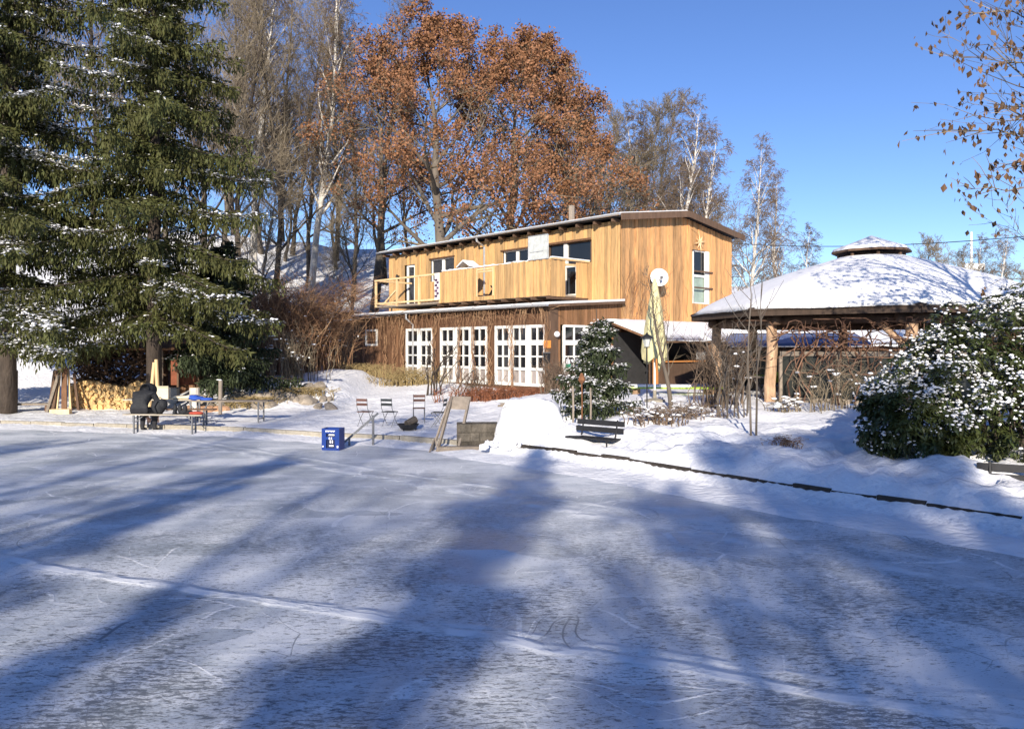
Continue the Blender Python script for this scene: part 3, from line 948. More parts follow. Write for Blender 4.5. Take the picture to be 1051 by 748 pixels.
# forked small tree by the parasol
parts = bare_tree(301, 3.4, .06, 12, .3, .42, (.7, 1.2), (4, 3), .45, twig=.006, curve=.05)
o = tree_from('young_tree', parts, BARKG, TWIG, 'young tree with a forked crown just right of the cream parasol', 'tree')
p = at(690, 412, 19.5); place(o, p.x, p.y, .5)
# garden posts line in front of dark post on left: thin sapling
# tree with hanging dead leaves at the right edge
parts = bare_tree(311, 10, .12, 34, .25, .40, (.35, 1.0), (7, 5), .25, twig=.006, curve=.04)
random.seed(33)
TX, TY = 10.2, 12.4
TZ = gz(TX, TY)
for (px, py, D, z0) in ((976, 135, 12.0, 4.6), (986, 58, 12.2, 5.6), (998, 12, 12.3, 6.2), (994, 195, 11.6, 4.0), (1012, 105, 11.8, 4.8), (1022, 170, 12.4, 4.2), (1034, 50, 12.0, 5.4), (1038, 120, 11.5, 4.6)):
    e = at(px, py, D) - Vector((TX, TY, TZ)); b = Vector((0, 0, z0 - TZ))
    P = []
    for k in range(10):
        t = k / 9
        P.append(b.lerp(e, t) + Vector((random.gauss(0, .03), random.gauss(0, .03), .35 * math.sin(math.pi * t) * (1 if py < 230 else -.2) + random.gauss(0, .03))))
    parts[1].tube(P, [.024 - .0022 * k for k in range(10)], 5, cap=False)
    for k in range(26):
        t = random.uniform(.3, 1) * 9; i0 = min(int(t), 8); q = P[i0].lerp(P[i0 + 1], t - i0)
        dd = (rdir(P[i0 + 1] - P[i0], random.uniform(.3, .8)) + Vector((0, 0, .25))).normalized(); l = random.uniform(.15, .75)
        q2 = q + dd * l * .6 + Vector((0, 0, random.gauss(0, .03))); q3 = q + dd * l
        parts[1].tube([q, q2, q3], [.007, .005, .003], 3, cap=False)
        parts[2].append((q2, dd)); parts[2].append((q3, dd))
o = tree_from('hornbeam_tree', parts, BARKG, TWIG, 'tree with hanging dead brown leaves reaching in at the right edge', 'tree')
random.seed(31)
keep = [q for q, d in parts[2] if random.random() < (.75 if q.x < -1.2 else .3)]
V, Fc, rr = leaf_quads(keep, .11, .34, jitter=.07, n=2, hang=True)
mk('leaves', V, Fc, DEADL, o, rr)
place(o, TX, TY, 0)


# ------------------------------------------------------------------ house
house = empty('wooden_house', HC, HA, 'two storey wooden house with a long balcony and white glazed doors', 'house')
ZO = (0, 0, -HC.z)
L_UP, L_LO = 15.9, 15.3
DEP0, DEP1 = 3.84, 11.57


def planks_y(mb_, y, x0, x1, z0, z1, openings=(), w=.17, t=.028, top=None, jit=.022):
    """vertical boards on a wall facing -y"""
    x = x0
    while x < x1 - .02:
        ww = w * random.uniform(.8, 1.25)
        xe = min(x + ww, x1)
        c_ = (x + xe) / 2
        segs = [(z0, z1 + (random.uniform(-top, top) if top else 0))]
        for (a, b, c0, c1) in openings:
            if xe > a + .004 and x < b - .004:
                ns = []
                for (s0, s1) in segs:
                    if c0 > s0: ns.append((s0, min(s1, c0)))
                    if c1 < s1: ns.append((max(s0, c1), s1))
                segs = ns
        r = random.random(); o = random.uniform(0, jit)
        for (s0, s1) in segs:
            if s1 - s0 > .03: mb_.box(x + .010, xe - .010, y - t - o, y, s0, s1, r)
        x = xe


def split_x(openings, x0, x1):
    pass


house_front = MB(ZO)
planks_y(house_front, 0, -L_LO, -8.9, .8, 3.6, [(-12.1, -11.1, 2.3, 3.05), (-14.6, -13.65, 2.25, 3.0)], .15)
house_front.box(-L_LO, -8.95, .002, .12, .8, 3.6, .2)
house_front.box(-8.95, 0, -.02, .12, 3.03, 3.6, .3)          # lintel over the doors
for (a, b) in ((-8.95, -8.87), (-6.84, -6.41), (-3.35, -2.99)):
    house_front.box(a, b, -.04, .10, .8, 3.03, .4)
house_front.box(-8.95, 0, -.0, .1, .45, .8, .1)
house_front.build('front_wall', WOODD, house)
m = MB(ZO)                                                    # side wall of the lower storey, carries on under the gable
def planks_x(mb_, x, y0, y1, z0, z1f, openings=(), w=.17, t=.028, jit=.022):
    y = y0
    while y < y1 - .02:
        ye = min(y + w * random.uniform(.8, 1.25), y1)
        segs = [(z0, z1f((y + ye) / 2))]
        for (a, b, c0, c1) in openings:
            if ye > a + .004 and y < b - .004:
                ns = []
                for (s0, s1) in segs:
                    if c0 > s0: ns.append((s0, min(s1, c0)))
                    if c1 < s1: ns.append((max(s0, c1), s1))
                segs = ns
        r = random.random(); o = random.uniform(0, jit)
        for (s0, s1) in segs:
            if s1 - s0 > .03: mb_.box(x, x + t + o, y + .011, ye - .011, s0, s1, r)
        y = ye
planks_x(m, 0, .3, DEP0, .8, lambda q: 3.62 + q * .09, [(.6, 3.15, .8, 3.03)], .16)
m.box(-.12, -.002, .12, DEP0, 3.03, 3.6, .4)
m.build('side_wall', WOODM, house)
m = MB(ZO)
m.box(-.12, -.002, DEP0, DEP1, .8, 3.9, .3)
m.box(-L_LO, -.13, DEP1 - .1, DEP1, .8, 4, .3)
m.box(-L_LO, -L_LO + .1, .13, DEP1 - .11, .8, 4, .3)
m.build('rear_wall', WOODD, house)
m = MB(ZO)
m.box(-.18, .10, -.12, .28, .7, 3.62, .5)
m.build('corner_post', WOODB, house)
# dark room behind the glazing
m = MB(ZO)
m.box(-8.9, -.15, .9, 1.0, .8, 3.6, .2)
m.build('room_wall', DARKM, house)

# upper storey
op_up = [(-3.92, -1.51, 5.62, 6.52), (-3.03, -2.28, 4.3, 5.62), (-6.76, -5.0, 5.5, 6.52), (-12.17, -10.3, 5.5, 6.6), (-14.37, -13.6, 4.25, 6.5)]
m = MB(ZO)
planks_y(m, DEP0, -L_UP, .0, 3.9, 7.12, op_up, .19, .028, None, .045)
m.build('upper_wall', WOODL, house)
m = MB(ZO)
def gtop(y): return 7.14 + .60 * (1 - abs(y - 7.7) / 4.0) - .02
planks_x(m, 0, DEP0, DEP1, 3.3, gtop, [(8.7, 9.86, 4.1, 6.4)], .2, .03, .055)
m.build('gable_wall', WOODG, house)
m = MB(ZO)
m.box(-L_UP, -.13, DEP0 + .35, DEP0 + .42, 3.9, 7.0, .2)
m.box(-L_UP, -L_UP + .1, DEP0 + .03, DEP1, 3.9, 7.1, .2)
m.box(-.35, -.3, DEP0 + .5, DEP1, 3.9, 7.1, .2)
m.box(-L_UP + .11, -.36, DEP1 - .1, DEP1, 3.9, 7.1, .2)
m.build('inner_wall', DARKM, house)
m = MB(ZO)
m.box(-L_UP, -.0, DEP0 + .01, DEP0 + .1, 6.62, 7.12, .3)
m.build('wall_plate', WOODB, house)


# windows and doors -----------------------------------------------------
def glazed(name, w, h, cols, rows, parent, M4, fr=.07, bar=.035, low=0.0, glass=GLASS, transom=None, lowmat=CURT, frmat=WHITE):
    """frame with glazing bars in local x (width) / z, facing -y; M4 places it in the house"""
    m_ = MB()
    def B(x0, x1, z0, z1, d0=-.03, d1=.04): m_.box(x0, x1, d0, d1, z0, z1, .5, M4)
    B(0, fr, 0, h); B(w - fr, w, 0, h); B(fr, w - fr, 0, fr); B(fr, w - fr, h - fr, h)
    zs = [fr + (low if low else 0)]
    z_lo = low if low else fr
    if low: B(fr, w - fr, low - .05, low + .05)
    ztop = h - fr
    if transom:
        B(fr, w - fr, transom - .09, transom + .09)
    segs = [(z_lo + (.05 if low else 0), (transom - .09) if transom else ztop, rows)]
    if transom: segs.append((transom + .09, ztop, 1))
    for (a, b, n) in segs:
        for k in range(1, n):
            zz = a + (b - a) * k / n
            B(fr, w - fr, zz - bar / 2, zz + bar / 2, -.015, .03)
        for k in range(1, cols):
            xx = fr + (w - 2 * fr) * k / cols
            B(xx - bar / 2, xx + bar / 2, a, b, -.017, .032)
    if low:
        for k in range(1, cols):
            xx = fr + (w - 2 * fr) * k / cols
            B(xx - bar / 2, xx + bar / 2, fr, low - .05, -.017, .032)
    f = m_.build(name, frmat, parent)
    g = MB(); g.box(fr * .5, w - fr * .5, .036, .046, (low if low else fr * .5), h - fr * .5, .5, M4)
    g.build('pane', glass, f)
    if low:
        g = MB(); g.box(fr * .5, w - fr * .5, .034, .044, fr * .5, low, random.random(), M4)
        g.build('curtain', lowmat, f)
    return f


def Mf(x, y, z, rz=0.0):
    return Matrix.Translation(Vector((x, y, z - HC.z))) @ Matrix.Rotation(rz, 4, 'Z')


for (a, b, n) in ((-8.85, -6.86, 2), (-6.39, -3.37, 3), (-2.97, -.2, 3)):
    w = (b - a) / n
    for k in range(n):
        glazed('glazed_door', w - .04, 2.22, 2, 2, house, Mf(a + k * w + .02, -.01, .81), .105, .055, .62, transom=1.58)
for (y0, y1) in ((.62, 1.78), (1.84, 3.1)):
    f = glazed('glazed_door', y1 - y0, 2.22, 2, 2, house, Mf(.02, y0, .81, math.pi / 2), .085, .05, .62, transom=1.58)
glazed('window', 1.0, .75, 1, 1, house, Mf(-12.1, -.02, 2.3), .09, .04)
glazed('window', .95, .75, 1, 1, house, Mf(-14.6, -.02, 2.25), .06, .04, frmat=WOODGREY)
glazed('window', 2.41, .9, 1, 1, house, Mf(-3.92, DEP0 + .05, 5.62), .05, .04, frmat=WOODB)
glazed('balcony_door', .75, 1.3, 1, 1, house, Mf(-3.03, DEP0 + .05, 4.31), .1, .04)
m = MB(ZO); m.box(-3.03, -2.83, DEP0 + .0, DEP0 + .09, 5.6, 6.52); m.build('window_post', WHITE, house)
glazed('window', 1.76, 1.02, 2, 1, house, Mf(-6.76, DEP0 + .05, 5.5), .05, .17, frmat=WHITE)
f = glazed('window', 1.87, 1.1, 2, 1, house, Mf(-12.17, DEP0 + .05, 5.5), .05, .2, frmat=WHITE)
glazed('balcony_door', .77, 2.25, 1, 1, house, Mf(-14.37, DEP0 + .07, 4.25), .12, .04, frmat=WHITE)
f = glazed('gable_window', 1.16, 2.3, 1, 1, house, Mf(-.05, 8.7, 4.1, math.pi / 2), .06, .04, low=1.2, frmat=WHITE, lowmat=M('curtain_green', (.33, .42, .36), .4, .2, 3))
m = MB(ZO); m.box(-.04, .04, 9.55, 9.84, 4.1, 6.4, .5); m.build('window_post', WHITE, house)
for zz in (4.75, 5.45):
    m = MB(ZO); m.box(.09, .14, 8.62, 9.98, zz, zz + .06); m.build('window_rail', WOODB, house)
# frame around upper windows
for (xa, xb, za, zb) in ((-4.0, -1.45, 6.52, 6.60), (-6.85, -4.92, 6.52, 6.58), (-12.25, -10.2, 6.6, 6.66)):
    m = MB(ZO); m.box(xa, xb, DEP0 - .115, DEP0 - .08, za, zb); m.build('window_head', WOODD, house)

# main roof with a low gable
def slope_slab(mb_, x0, x1, ya, za, yb, zb, t, r=None):
    mb_.hexa([(x0, ya, za - t), (x1, ya, za - t), (x1, yb, zb - t), (x0, yb, zb - t), (x0, ya, za), (x1, ya, za), (x1, yb, zb), (x0, yb, zb)], r)
EV0, EV1, ZE, ZR = DEP0 - .5, DEP1 + .45, 7.27, 7.86
m = MB(ZO)
slope_slab(m, -L_UP - .4, .45, EV0, ZE, 7.7, ZR, .10); slope_slab(m, -L_UP - .4, .45, 7.7, ZR, EV1, ZE, .10)
roof = m.build('roof', DARKM, house)
m = MB(ZO)
for (ya, za, yb, zb) in ((EV0 - .01, ZE + .02, 7.699, ZR + .03), (7.701, ZR + .03, EV1, ZE + .02)):
    m.hexa([(.452, ya, za - .26), (.49, ya, za - .26), (.49, yb, zb - .26), (.452, yb, zb - .26), (.452, ya, za), (.49, ya, za), (.49, yb, zb), (.452, yb, zb)])
m.build('verge_board', WOODB, roof)
m = MB(ZO)
slope_slab(m, -L_UP - .36, .36, EV0 + .06, ZE + .075, 7.68, ZR + .075, .07); slope_slab(m, -L_UP - .36, .36, 7.68, ZR + .075, EV1 - .1, ZE + .075, .07)
m.build('roof_snow', SNOW, roof)
def gutter(x0, x1, y, z, r, parent, mat=GALV):
    vs, fs = [], []
    n = 9
    for x in (x0, x1):
        for k in range(n):
            t = math.pi * k / (n - 1)
            vs.append((x, y - r * math.cos(t), z - r * math.sin(t)))
        for k in range(n):
            t = math.pi * k / (n - 1)
            vs.append((x, y - r * .86 * math.cos(t), z - r * .86 * math.sin(t) + .001))
    for k in range(n - 1):
        fs.append((k, k + 1, 2 * n + k + 1, 2 * n + k)); fs.append((n + k + 1, n + k, 3 * n + k, 3 * n + k + 1))
    for b in (0, 2 * n):
        fs.append(tuple(range(b, b + n)) if b else tuple(reversed(range(b, b + n))))
    fs.append((0, n, 3 * n, 2 * n)) ; fs.append((n - 1, 2 * n - 1, 4 * n - 1, 3 * n - 1))
    g = MB(ZO); g.add(vs, fs, .5)
    return g.build('gutter', mat, parent)
gutter(-L_UP - .4, .44, EV0 - .075, ZE + .01, .075, roof)
x = -L_UP
while x < .1:
    m = MB(ZO); m.box(x, x + .09, EV0 + .05, DEP0 - .05, ZE - .24, ZE - .11); x += .93
    m.build('rafter', WOODB, roof)
m = MB(ZO); m.tube([(-7.98, EV0 - .07, ZE - .06), (-7.98, EV0 - .05, ZE - .2), (-7.98, DEP0 - .1, ZE - .42), (-7.98, DEP0 - .1, 4.3)], .05, 8)
m.build('downpipe', GALV, house)
m = MB(ZO); m.box(-6.3, -6.1, 7.62, 7.8, 7.7, 9.0)
m.build('chimney_pole', WOODGREY, house)

# lean-to roof over the lower storey
m = MB(ZO)
slope_slab(m, -12.6, .28, -.38, 3.72, DEP0 - .04, 4.0, .10); slope_slab(m, -L_LO - .3, -12.61, -.25, 3.5, DEP0 - .04, 3.86, .10)
lean = m.build('lower_roof', WOODB, house)
m = MB(ZO)
slope_slab(m, -12.55, .27, -.36, 3.80, DEP0 - .06, 4.07, .075); slope_slab(m, -L_LO - .28, -12.6, -.22, 3.57, DEP0 - .06, 3.92, .06)
m.build('roof_snow', SNOW, lean)
gutter(-12.6, .3, -.46, 3.72, .075, lean)
m = MB(ZO); m.tube([(-8.2, -.46, 3.65), (-8.2, -.45, 3.45), (-8.2, -.1, 3.2), (-8.2, -.1, .8)], .045, 8)
m.build('downpipe', GALV, house)

# balcony
bal_y = 1.62
m = MB(ZO)
m.box(-13.85, -1.6, bal_y + .03, DEP0 - .06, 4.20, 4.27, .5)
bal = m.build('balcony', WOODGREY, house)
x = -8.6
while x < -1.5:
    m = MB(ZO); m.box(x, x + .12, bal_y - .12, DEP0 - .1, 4.075, 4.195); x += .86
    m.build('joist', WOODB, bal)
m = MB(ZO)
planks_y(m, bal_y, -8.5, -5.97, 4.2, 5.58, [], .16, .03, .025, .035); planks_y(m, bal_y, -4.88, -1.6, 4.2, 5.6, [], .16, .03, .03, .035)
planks_y(m, bal_y, -5.95, -4.9, 4.2, 4.36, [], .17, .03)
planks_y(m, bal_y, -8.5, -8.12, 4.2, 5.5, [], .17, .055)
y = bal_y
while y < DEP0 - .08:                                          # the return towards the wall, with a gap
    if not (2.33 < y < 2.98): m.box(-1.6, -1.57, y + .003, y + .155, 4.18, 5.58 + random.uniform(-.02, .02))
    y += .158
m.build('balcony_boards', WOODL, bal)
m = MB(ZO)
m.beam((-5.95, bal_y - .02, 4.36), (-5.95, bal_y - .02, 5.55), .05); m.beam((-4.9, bal_y - .02, 4.36), (-4.9, bal_y - .02, 5.55), .05); m.beam((-5.95, bal_y - .02, 5.5), (-4.9, bal_y - .02, 5.5), .05)
m.beam((-8.5, bal_y + .06, 5.4), (-1.62, bal_y + .06, 5.4), .07); m.beam((-1.66, bal_y, 5.45), (-1.66, DEP0 - .08, 5.45), .07)
m.box(-1.64, -1.52, bal_y, DEP0 - .07, 5.60, 5.66)
for xx in (-13.85, -12.0, -10.2, -8.6):
    m.box(xx, xx + .09, bal_y - .03, bal_y + .06, 4.2, 5.55)
m.beam((-13.85, bal_y, 5.52), (-8.5, bal_y, 5.52), .10, .08); m.beam((-13.85, bal_y, 4.38), (-8.5, bal_y, 4.38), .08, .08)
m.beam((-13.80, bal_y, 5.52), (-13.80, DEP0 - .07, 5.52), .1, .08); m.beam((-13.80, bal_y, 4.38), (-13.80, DEP0 - .07, 4.38), .08)
m.beam((-12.95, bal_y, 4.42), (-12.05, bal_y, 4.95), .07)
m.build('railing', WOODF, bal)
m = MB(ZO)
for k in range(40):
    xx = -8.4 + 6.7 * k / 40
    m.box(xx, xx + .15, bal_y - .02, bal_y + .10, 5.60, 5.62 + random.uniform(.005, .05))
m.box(-1.66, -1.50, bal_y + .02, DEP0 - .07, 5.662, 5.70)
m.build('railing_snow', SNOW, bal)


def hp(x, y, z):
    """house coordinates (absolute z) -> world"""
    c_, s_ = math.cos(HA), math.sin(HA)
    return Vector((HC.x + c_ * x - s_ * y, HC.y + s_ * x + c_ * y, z))


# things on the house
m = MB(); m.box(-.54, .54, -.02, .02, 0, .92); 
o = empty('windbreak_panel', hp(-2.2, bal_y - .06, 5.62), HA, 'clouded grey panel standing up from the balcony boards', 'panel')
m.build('sheet', PLATE, o)
m = MB(); m.tube([(-.53, -.03, 0), (-.53, -.03, .93), (.53, -.03, .93), (.53, -.03, 0), (-.53, -.03, 0)], .018, 6); m.tube([(-.42, -.03, .05), (-.42, -.03, .3), (.3, -.03, .3)], .014, 5)
m.build('frame', GALV, o)
o = empty('birdhouse', hp(-7.3, bal_y + .6, 4.28), HA, 'bird table with a snowy gabled roof above the balcony boards', 'bird table')
m = MB(); m.box(-.04, .04, -.04, .04, 0, 1.3); m.build('post', WOODGREY, o)
m = MB(); m.box(-.3, .3, -.22, .22, 1.3, 1.34); m.box(-.28, -.24, -.2, .2, 1.34, 1.5); m.box(.24, .28, -.2, .2, 1.34, 1.5); m.build('tray', WOODGREY, o)
m = MB()
for s_ in (-1, 1): m.hexa([(0, -.3, 1.72), (0, .3, 1.72), (s_ * .45, .3, 1.46), (s_ * .45, -.3, 1.46), (0, -.3, 1.78), (0, .3, 1.78), (s_ * .46, .3, 1.51), (s_ * .46, -.3, 1.51)])
m.build('roof', SNOW, o)
o = empty('deck_chair', hp(-5.3, bal_y + .7, 4.28), HA, 'folding deck chair seen through the opening in the balcony boards', 'chair')
m = MB()
for s_ in (-.25, .25): m.beam((-.45, s_, .1), (.35, s_, .95), .05); m.beam((.4, s_, 0), (-.3, s_, .55), .05)
m.build('frame', IRON, o)
m = MB(); m.hexa([(-.4, -.23, .14), (-.4, .23, .14), (.3, .23, .9), (.3, -.23, .9), (-.42, -.23, .18), (-.42, .23, .18), (.28, .23, .94), (.28, -.23, .94)])
m.build('seat', WOODF, o)
o = empty('wall_lamp', hp(-14.95, DEP0 - .06, 5.9), HA, 'small black lamp on the upper wall left of the balcony door', 'lamp')
m = MB(); m.box(-.05, .05, -.02, .02, -.1, .1); m.build('bracket', IRON, o)
m = MB(); m.lathe([(.03, -.18), (.09, -.14), (.07, .1), (.02, .16)], 10, (0, -.12, 0)); m.build('shade', IRON, o)
o = empty('banner', hp(-8.65, bal_y - .07, 4.35), HA, 'narrow white and purple cloth hung on the balcony railing', 'cloth')
m = MB()
for k in range(8): m.box(-.2, .16, -.01 + .008 * math.sin(k * 1.3), .012 + .008 * math.sin(k * 1.3), .0 + .15 * k, .15 * (k + 1), .5)
m.build('cloth', WHITE, o)
m = MB()
for k in range(7): m.box(-.17 + .12 * (k % 2), .02 + .1 * (k % 2), -.02, -.013, .12 + .12 * k, .22 + .12 * k)
m.build('print', M('purple_print', (.09, .04, .10), .7, .2, 8), o)
# dish and star
o = empty('satellite_dish', hp(.06, 5.72, 4.97), HA, 'round white satellite dish on the gable wall', 'satellite dish')
m = MB()
vs, fs = [], []
n = 24
D0 = Vector((.55, -.25, .0)); axd = Vector((.78, -.62, .18)).normalized()
ux = axd.orthogonal().normalized(); uy = axd.cross(ux)
for j in range(5):
    rr = .36 * j / 4
    for k in range(n):
        t = 2 * math.pi * k / n
        vs.append(D0 + (ux * math.cos(t) + uy * math.sin(t)) * rr + axd * (.45 * rr * rr))
for j in range(4):
    for k in range(n): fs.append((j * n + k, j * n + (k + 1) % n, (j + 1) * n + (k + 1) % n, (j + 1) * n + k))
b0 = len(vs)
vs += [v - axd * .012 for v in vs]
fs += [tuple(reversed([i + b0 for i in f])) for f in fs]
fs += [(4 * n + k, 4 * n + (k + 1) % n, b0 + 4 * n + (k + 1) % n, b0 + 4 * n + k) for k in range(n)]
m.add(vs, fs, .5); m.build('reflector', WHITEP, o, True)
m = MB(); m.tube([(0, 0, -.05), (.3, -.1, -.05), D0 - axd * .02], .025, 6); m.box(-.01, .015, -.1, .1, -.18, .1)
m.build('bracket', IRON, o)
m = MB(); m.tube([D0 + Vector((0, 0, -.33)), D0 + axd * .38 + Vector((0, 0, -.12))], .014, 5); m.box(-.04, .04, -.04, .04, -.06, .06, .5, Matrix.Translation(D0 + axd * .38 + Vector((0, 0, -.1))))
m.build('receiver_arm', STEEL, o)
o = empty('straw_star', hp(.16, 8.95, 6.72), HA, 'eight pointed pale wooden star above the gable window', 'star')
m = MB()
for k in range(8):
    a = k * math.pi / 4 + .2; L_ = .48 if k % 2 == 0 else .36
    e = Vector((0, math.cos(a), math.sin(a))); s_ = Vector((0, -e.z, e.y)) * .055
    m.add([s_, -s_, e * L_, Vector((.04, 0, 0)) + e * .1, Vector((-.04, 0, 0)) + e * .1], [(0, 3, 2), (3, 1, 2), (1, 4, 2), (4, 0, 2), (0, 1, 3), (1, 0, 4)])
m.build('rays', WOODF, o)
m = MB(); m.tube([(-.12, -.55, .55), (0, 0, .3), (0, 0, 0)], .006, 4); m.build('hanger', IRON, o)
# signs and lantern on the corner post
o = empty('notice_sign', hp(-.02, -.14, 2.33), HA, 'bright orange sign on the corner post', 'sign')
m = MB(); m.box(-.17, .17, -.015, .012, -.13, .13); m.build('board', ORANGE, o)
o = empty('letter_box', hp(-.0, -.19, 1.86), HA, 'small black letter box under the orange sign', 'letter box')
m = MB(); m.box(-.11, .11, -.06, .06, -.18, .16); m.build('body', IRON, o)
m = MB(); m.box(-.12, .12, -.075, .06, .162, .19); m.build('lid', STEEL, o)
o = empty('wall_lamp', hp(.16, .16, 2.68), HA, 'round white globe lamp beside the corner post', 'lamp')
V, Fc = blobs([((0, 0, 0), (.11, .11, .11), 0)], 1, 0); mk('globe', V, Fc, WHITEP, o, smooth=True)
m = MB(); m.beam((-.06, .05, .02), (0, 0, 0), .03); m.build('bracket', IRON, o)
o = empty('window_sticker', hp(.0, .70, 1.5), HA, 'green and white sticker low on the side door glass', 'sticker')
m = MB(); m.box(.035, .04, 0, .3, -.03, .12); m.build('band', M('green_print', (.02, .22, .13), .5, .1), o)
m = MB(); m.box(.035, .04, .06, .12, .125, .3); m.box(.035, .04, .13, .19, .125, .34); m.box(.035, .04, .2, .26, .125, .28); m.build('mark', WHITEP, o)

# vine hanging over the facade
random.seed(77)
m = MB()
for i in range(420):
    x0 = random.uniform(-15, 0.0)
    l = random.uniform(.15, 1.0) * (1.7 if x0 < -9.5 else 1.0)
    P = [Vector((x0, -.12 - random.uniform(0, .28), 3.68))]
    for k in range(4):
        P.append(P[-1] + Vector((random.gauss(0, .06), random.gauss(0, .03), -l / 4)))
    m.tube(P, [.008, .007, .006, .005, .003], 3, cap=False)
for px_ in (-8.9, -6.63, -3.17, -.05, -1.9, -12.7, -13.4, -5.0, -4.1, -9.6, -10.3):
    for k in range(9):
        P = [Vector((px_ + random.gauss(0, .1), -.13, .75))]
        for j in range(7): P.append(Vector((px_ + random.gauss(0, .11), -.1 - random.uniform(0, .1), .75 + (j + 1) * .42)))
        m.tube(P, [.012, .011, .01, .009, .009, .008, .006, .004], 3, cap=False)
for i in range(60):
    P = [Vector((random.uniform(-15, -.5), -.3, 3.62))]
    for k in range(5): P.append(P[-1] + Vector((random.uniform(.2, .5), random.gauss(0, .05), random.gauss(0, .09))))
    m.tube(P, .007, 3, cap=False)
o = empty('climbing_vine', hp(0, 0, .8), HA, 'bare brown climbing vine hanging over the lower house front', 'vine')
m.off = Vector((0, 0, 0))
mk('stems', [(v[0], v[1], v[2] - .8) for v in m.v], m.f, TWIGR, o, m.r)
m = MB()
for i in range(46):
    y0 = random.uniform(3.9, 5.2)
    P = [Vector((.06, y0, 3.3))]
    for k in range(6): P.append(P[-1] + Vector((random.uniform(0, .03), random.gauss(.02, .10), random.uniform(.15, .5))))
    m.tube(P, [.009, .008, .007, .006, .005, .004, .003], 3, cap=False)
for i in range(10):
    y0 = random.uniform(4.5, 9)
    P = [Vector((.07, y0, 3.35))]
    for k in range(6): P.append(P[-1] + Vector((random.uniform(0, .03), random.gauss(0, .16), random.uniform(.2, .55))))
    m.tube(P, [.008, .007, .006, .005, .004, .003, .002], 3, cap=False)
o = empty('climbing_vine', hp(0, 0, 0), HA, 'thin bare vine climbing the corner of the gable boards', 'vine')
m.build('stems', TWIGR, o)

# awning beside the gable: its roof is carried by the house
aw = empty('snowy_awning', hp(0, 3, .75), HA, 'low awning roof thick with snow against the gable wall', 'awning')
AO = (0, -3, -.75)
m = MB(AO); m.hexa([(.06, 3, 3.16), (2.3, 3, 2.40), (2.3, 10.4, 2.40), (.06, 10.4, 3.16), (.06, 3, 3.24), (2.3, 3, 2.48), (2.3, 10.4, 2.48), (.06, 10.4, 3.24)])
m.build('roof', WOODD, aw)
m = MB(AO)
N_ = 30
vs, fs = [], []
for i in range(N_ + 1):
    for j in range(7):
        yy = 3.0 + 7.4 * i / N_; u = j / 6
        e = .16 * (1 if 0 < j < 6 else .35) * random.uniform(.8, 1.15)
        vs.append((.06 + 2.3 * u, yy, 3.245 - .76 * u + e - (.10 if j == 6 else 0) * random.uniform(.3, 1.2)))
for i in range(N_):
    for j in range(6): a = i * 7 + j; fs.append((a, a + 1, a + 8, a + 7))
b0 = len(vs)
for i in range(N_ + 1):
    for j in (0, 6):
        u = j / 6; vs.append((.06 + 2.28 * u, 3.0 + 7.4 * i / N_, 3.243 - .76 * u))
for i in range(N_): fs.append((i * 7 + 6, b0 + i * 2 + 1, b0 + i * 2 + 3, i * 7 + 13))
fs.append((0, b0, b0 + 1, 6, 5, 4, 3, 2, 1))
m.add(vs, fs, .5); m.build('snow', SNOW, aw, True)
for (yy) in (3.1, 6.6, 10.2):
    m = MB(AO); m.box(2.1, 2.24, yy, yy + .14, .4, 2.40); m.build('post', ORWOOD if yy < 4 else WOODB, aw)
o = empty('bar_counter', hp(1.0, 4.3, .7), HA, 'wooden bar counter in the dark under the snowy awning', 'counter')
m = MB(); m.box(0, .5, 0, 5.2, 0, .95); m.build('body', WOODB, o)
m = MB(); m.box(-.06, .6, -.06, 5.26, .952, 1.0); m.build('top', ORWOOD, o)
m = MB(); m.box(-.9, -.86, -1.0, 5.6, .0, 2.1); m.build('back_panel', DARKM, o)
o = empty('hanging_shirt', hp(1.6, 7.0, 2.05), HA, 'pale grey cloth hanging in the dark under the awning', 'cloth')
m = MB()
for k in range(6): m.box(.01 * (k % 2), .03 + .01 * (k % 2), -.45 + .15 * k, -.31 + .15 * k, -.3 - .03 * (k % 3), .02)
m.build('cloth', GREY, o)


# cream parasol, lantern, snow bench -----------------------------------
p = at(672, 412, 21.0); zg = gz(p.x, p.y)
o = empty('parasol', (p.x, p.y, zg), 0, 'folded cream parasol standing before the gable wall', 'parasol')
m = MB(); m.tube([(0, 0, -.1), (0, 0, 3.25)], .028, 8); m.build('pole', WHITE, o)
m = MB(); vs, fs = [], []
n = 24; prof = [(.03, 3.30), (.09, 3.05), (.14, 2.75), (.19, 2.4), (.23, 2.05), (.28, 1.65), (.31, 1.35), (.29, 1.08)]
for j, (rr, z_) in enumerate(prof):
    for k in range(n):
        t = 2 * math.pi * k / n
        f_ = 1 + (.26 * (j / 7)) * math.cos(8 * t + .6) + .05 * math.sin(3 * t + j)
        vs.append((rr * f_ * math.cos(t), rr * f_ * math.sin(t), z_ + (.10 * math.cos(4 * t + 1) if j == 7 else 0)))
for j in range(len(prof) - 1):
    for k in range(n): fs.append((j * n + (k + 1) % n, j * n + k, (j + 1) * n + k, (j + 1) * n + (k + 1) % n))
fs.append(tuple(range(n)))
m.add(vs, fs, .5); m.build('canopy', CREAM, o, True)
m = MB(); m.tube([(.12, 0, 1.2), (.13, .02, .95), (.11, 0, .78)], [.06, .05, .02], 7); m.build('strap', CREAM, o)
m = MB(); m.lathe([(.28, -.05), (.28, .04), (.05, .09), (.045, .3)], 16); m.build('base', CONC, o)
p = at(664, 412, 19.0); zg = gz(p.x, p.y)
o = empty('garden_lantern', (p.x, p.y, zg), 0, 'black garden lantern on a slim pole before the folded parasol', 'lantern')
ht = 2.2 - (344 - HY) / F * 19 - zg
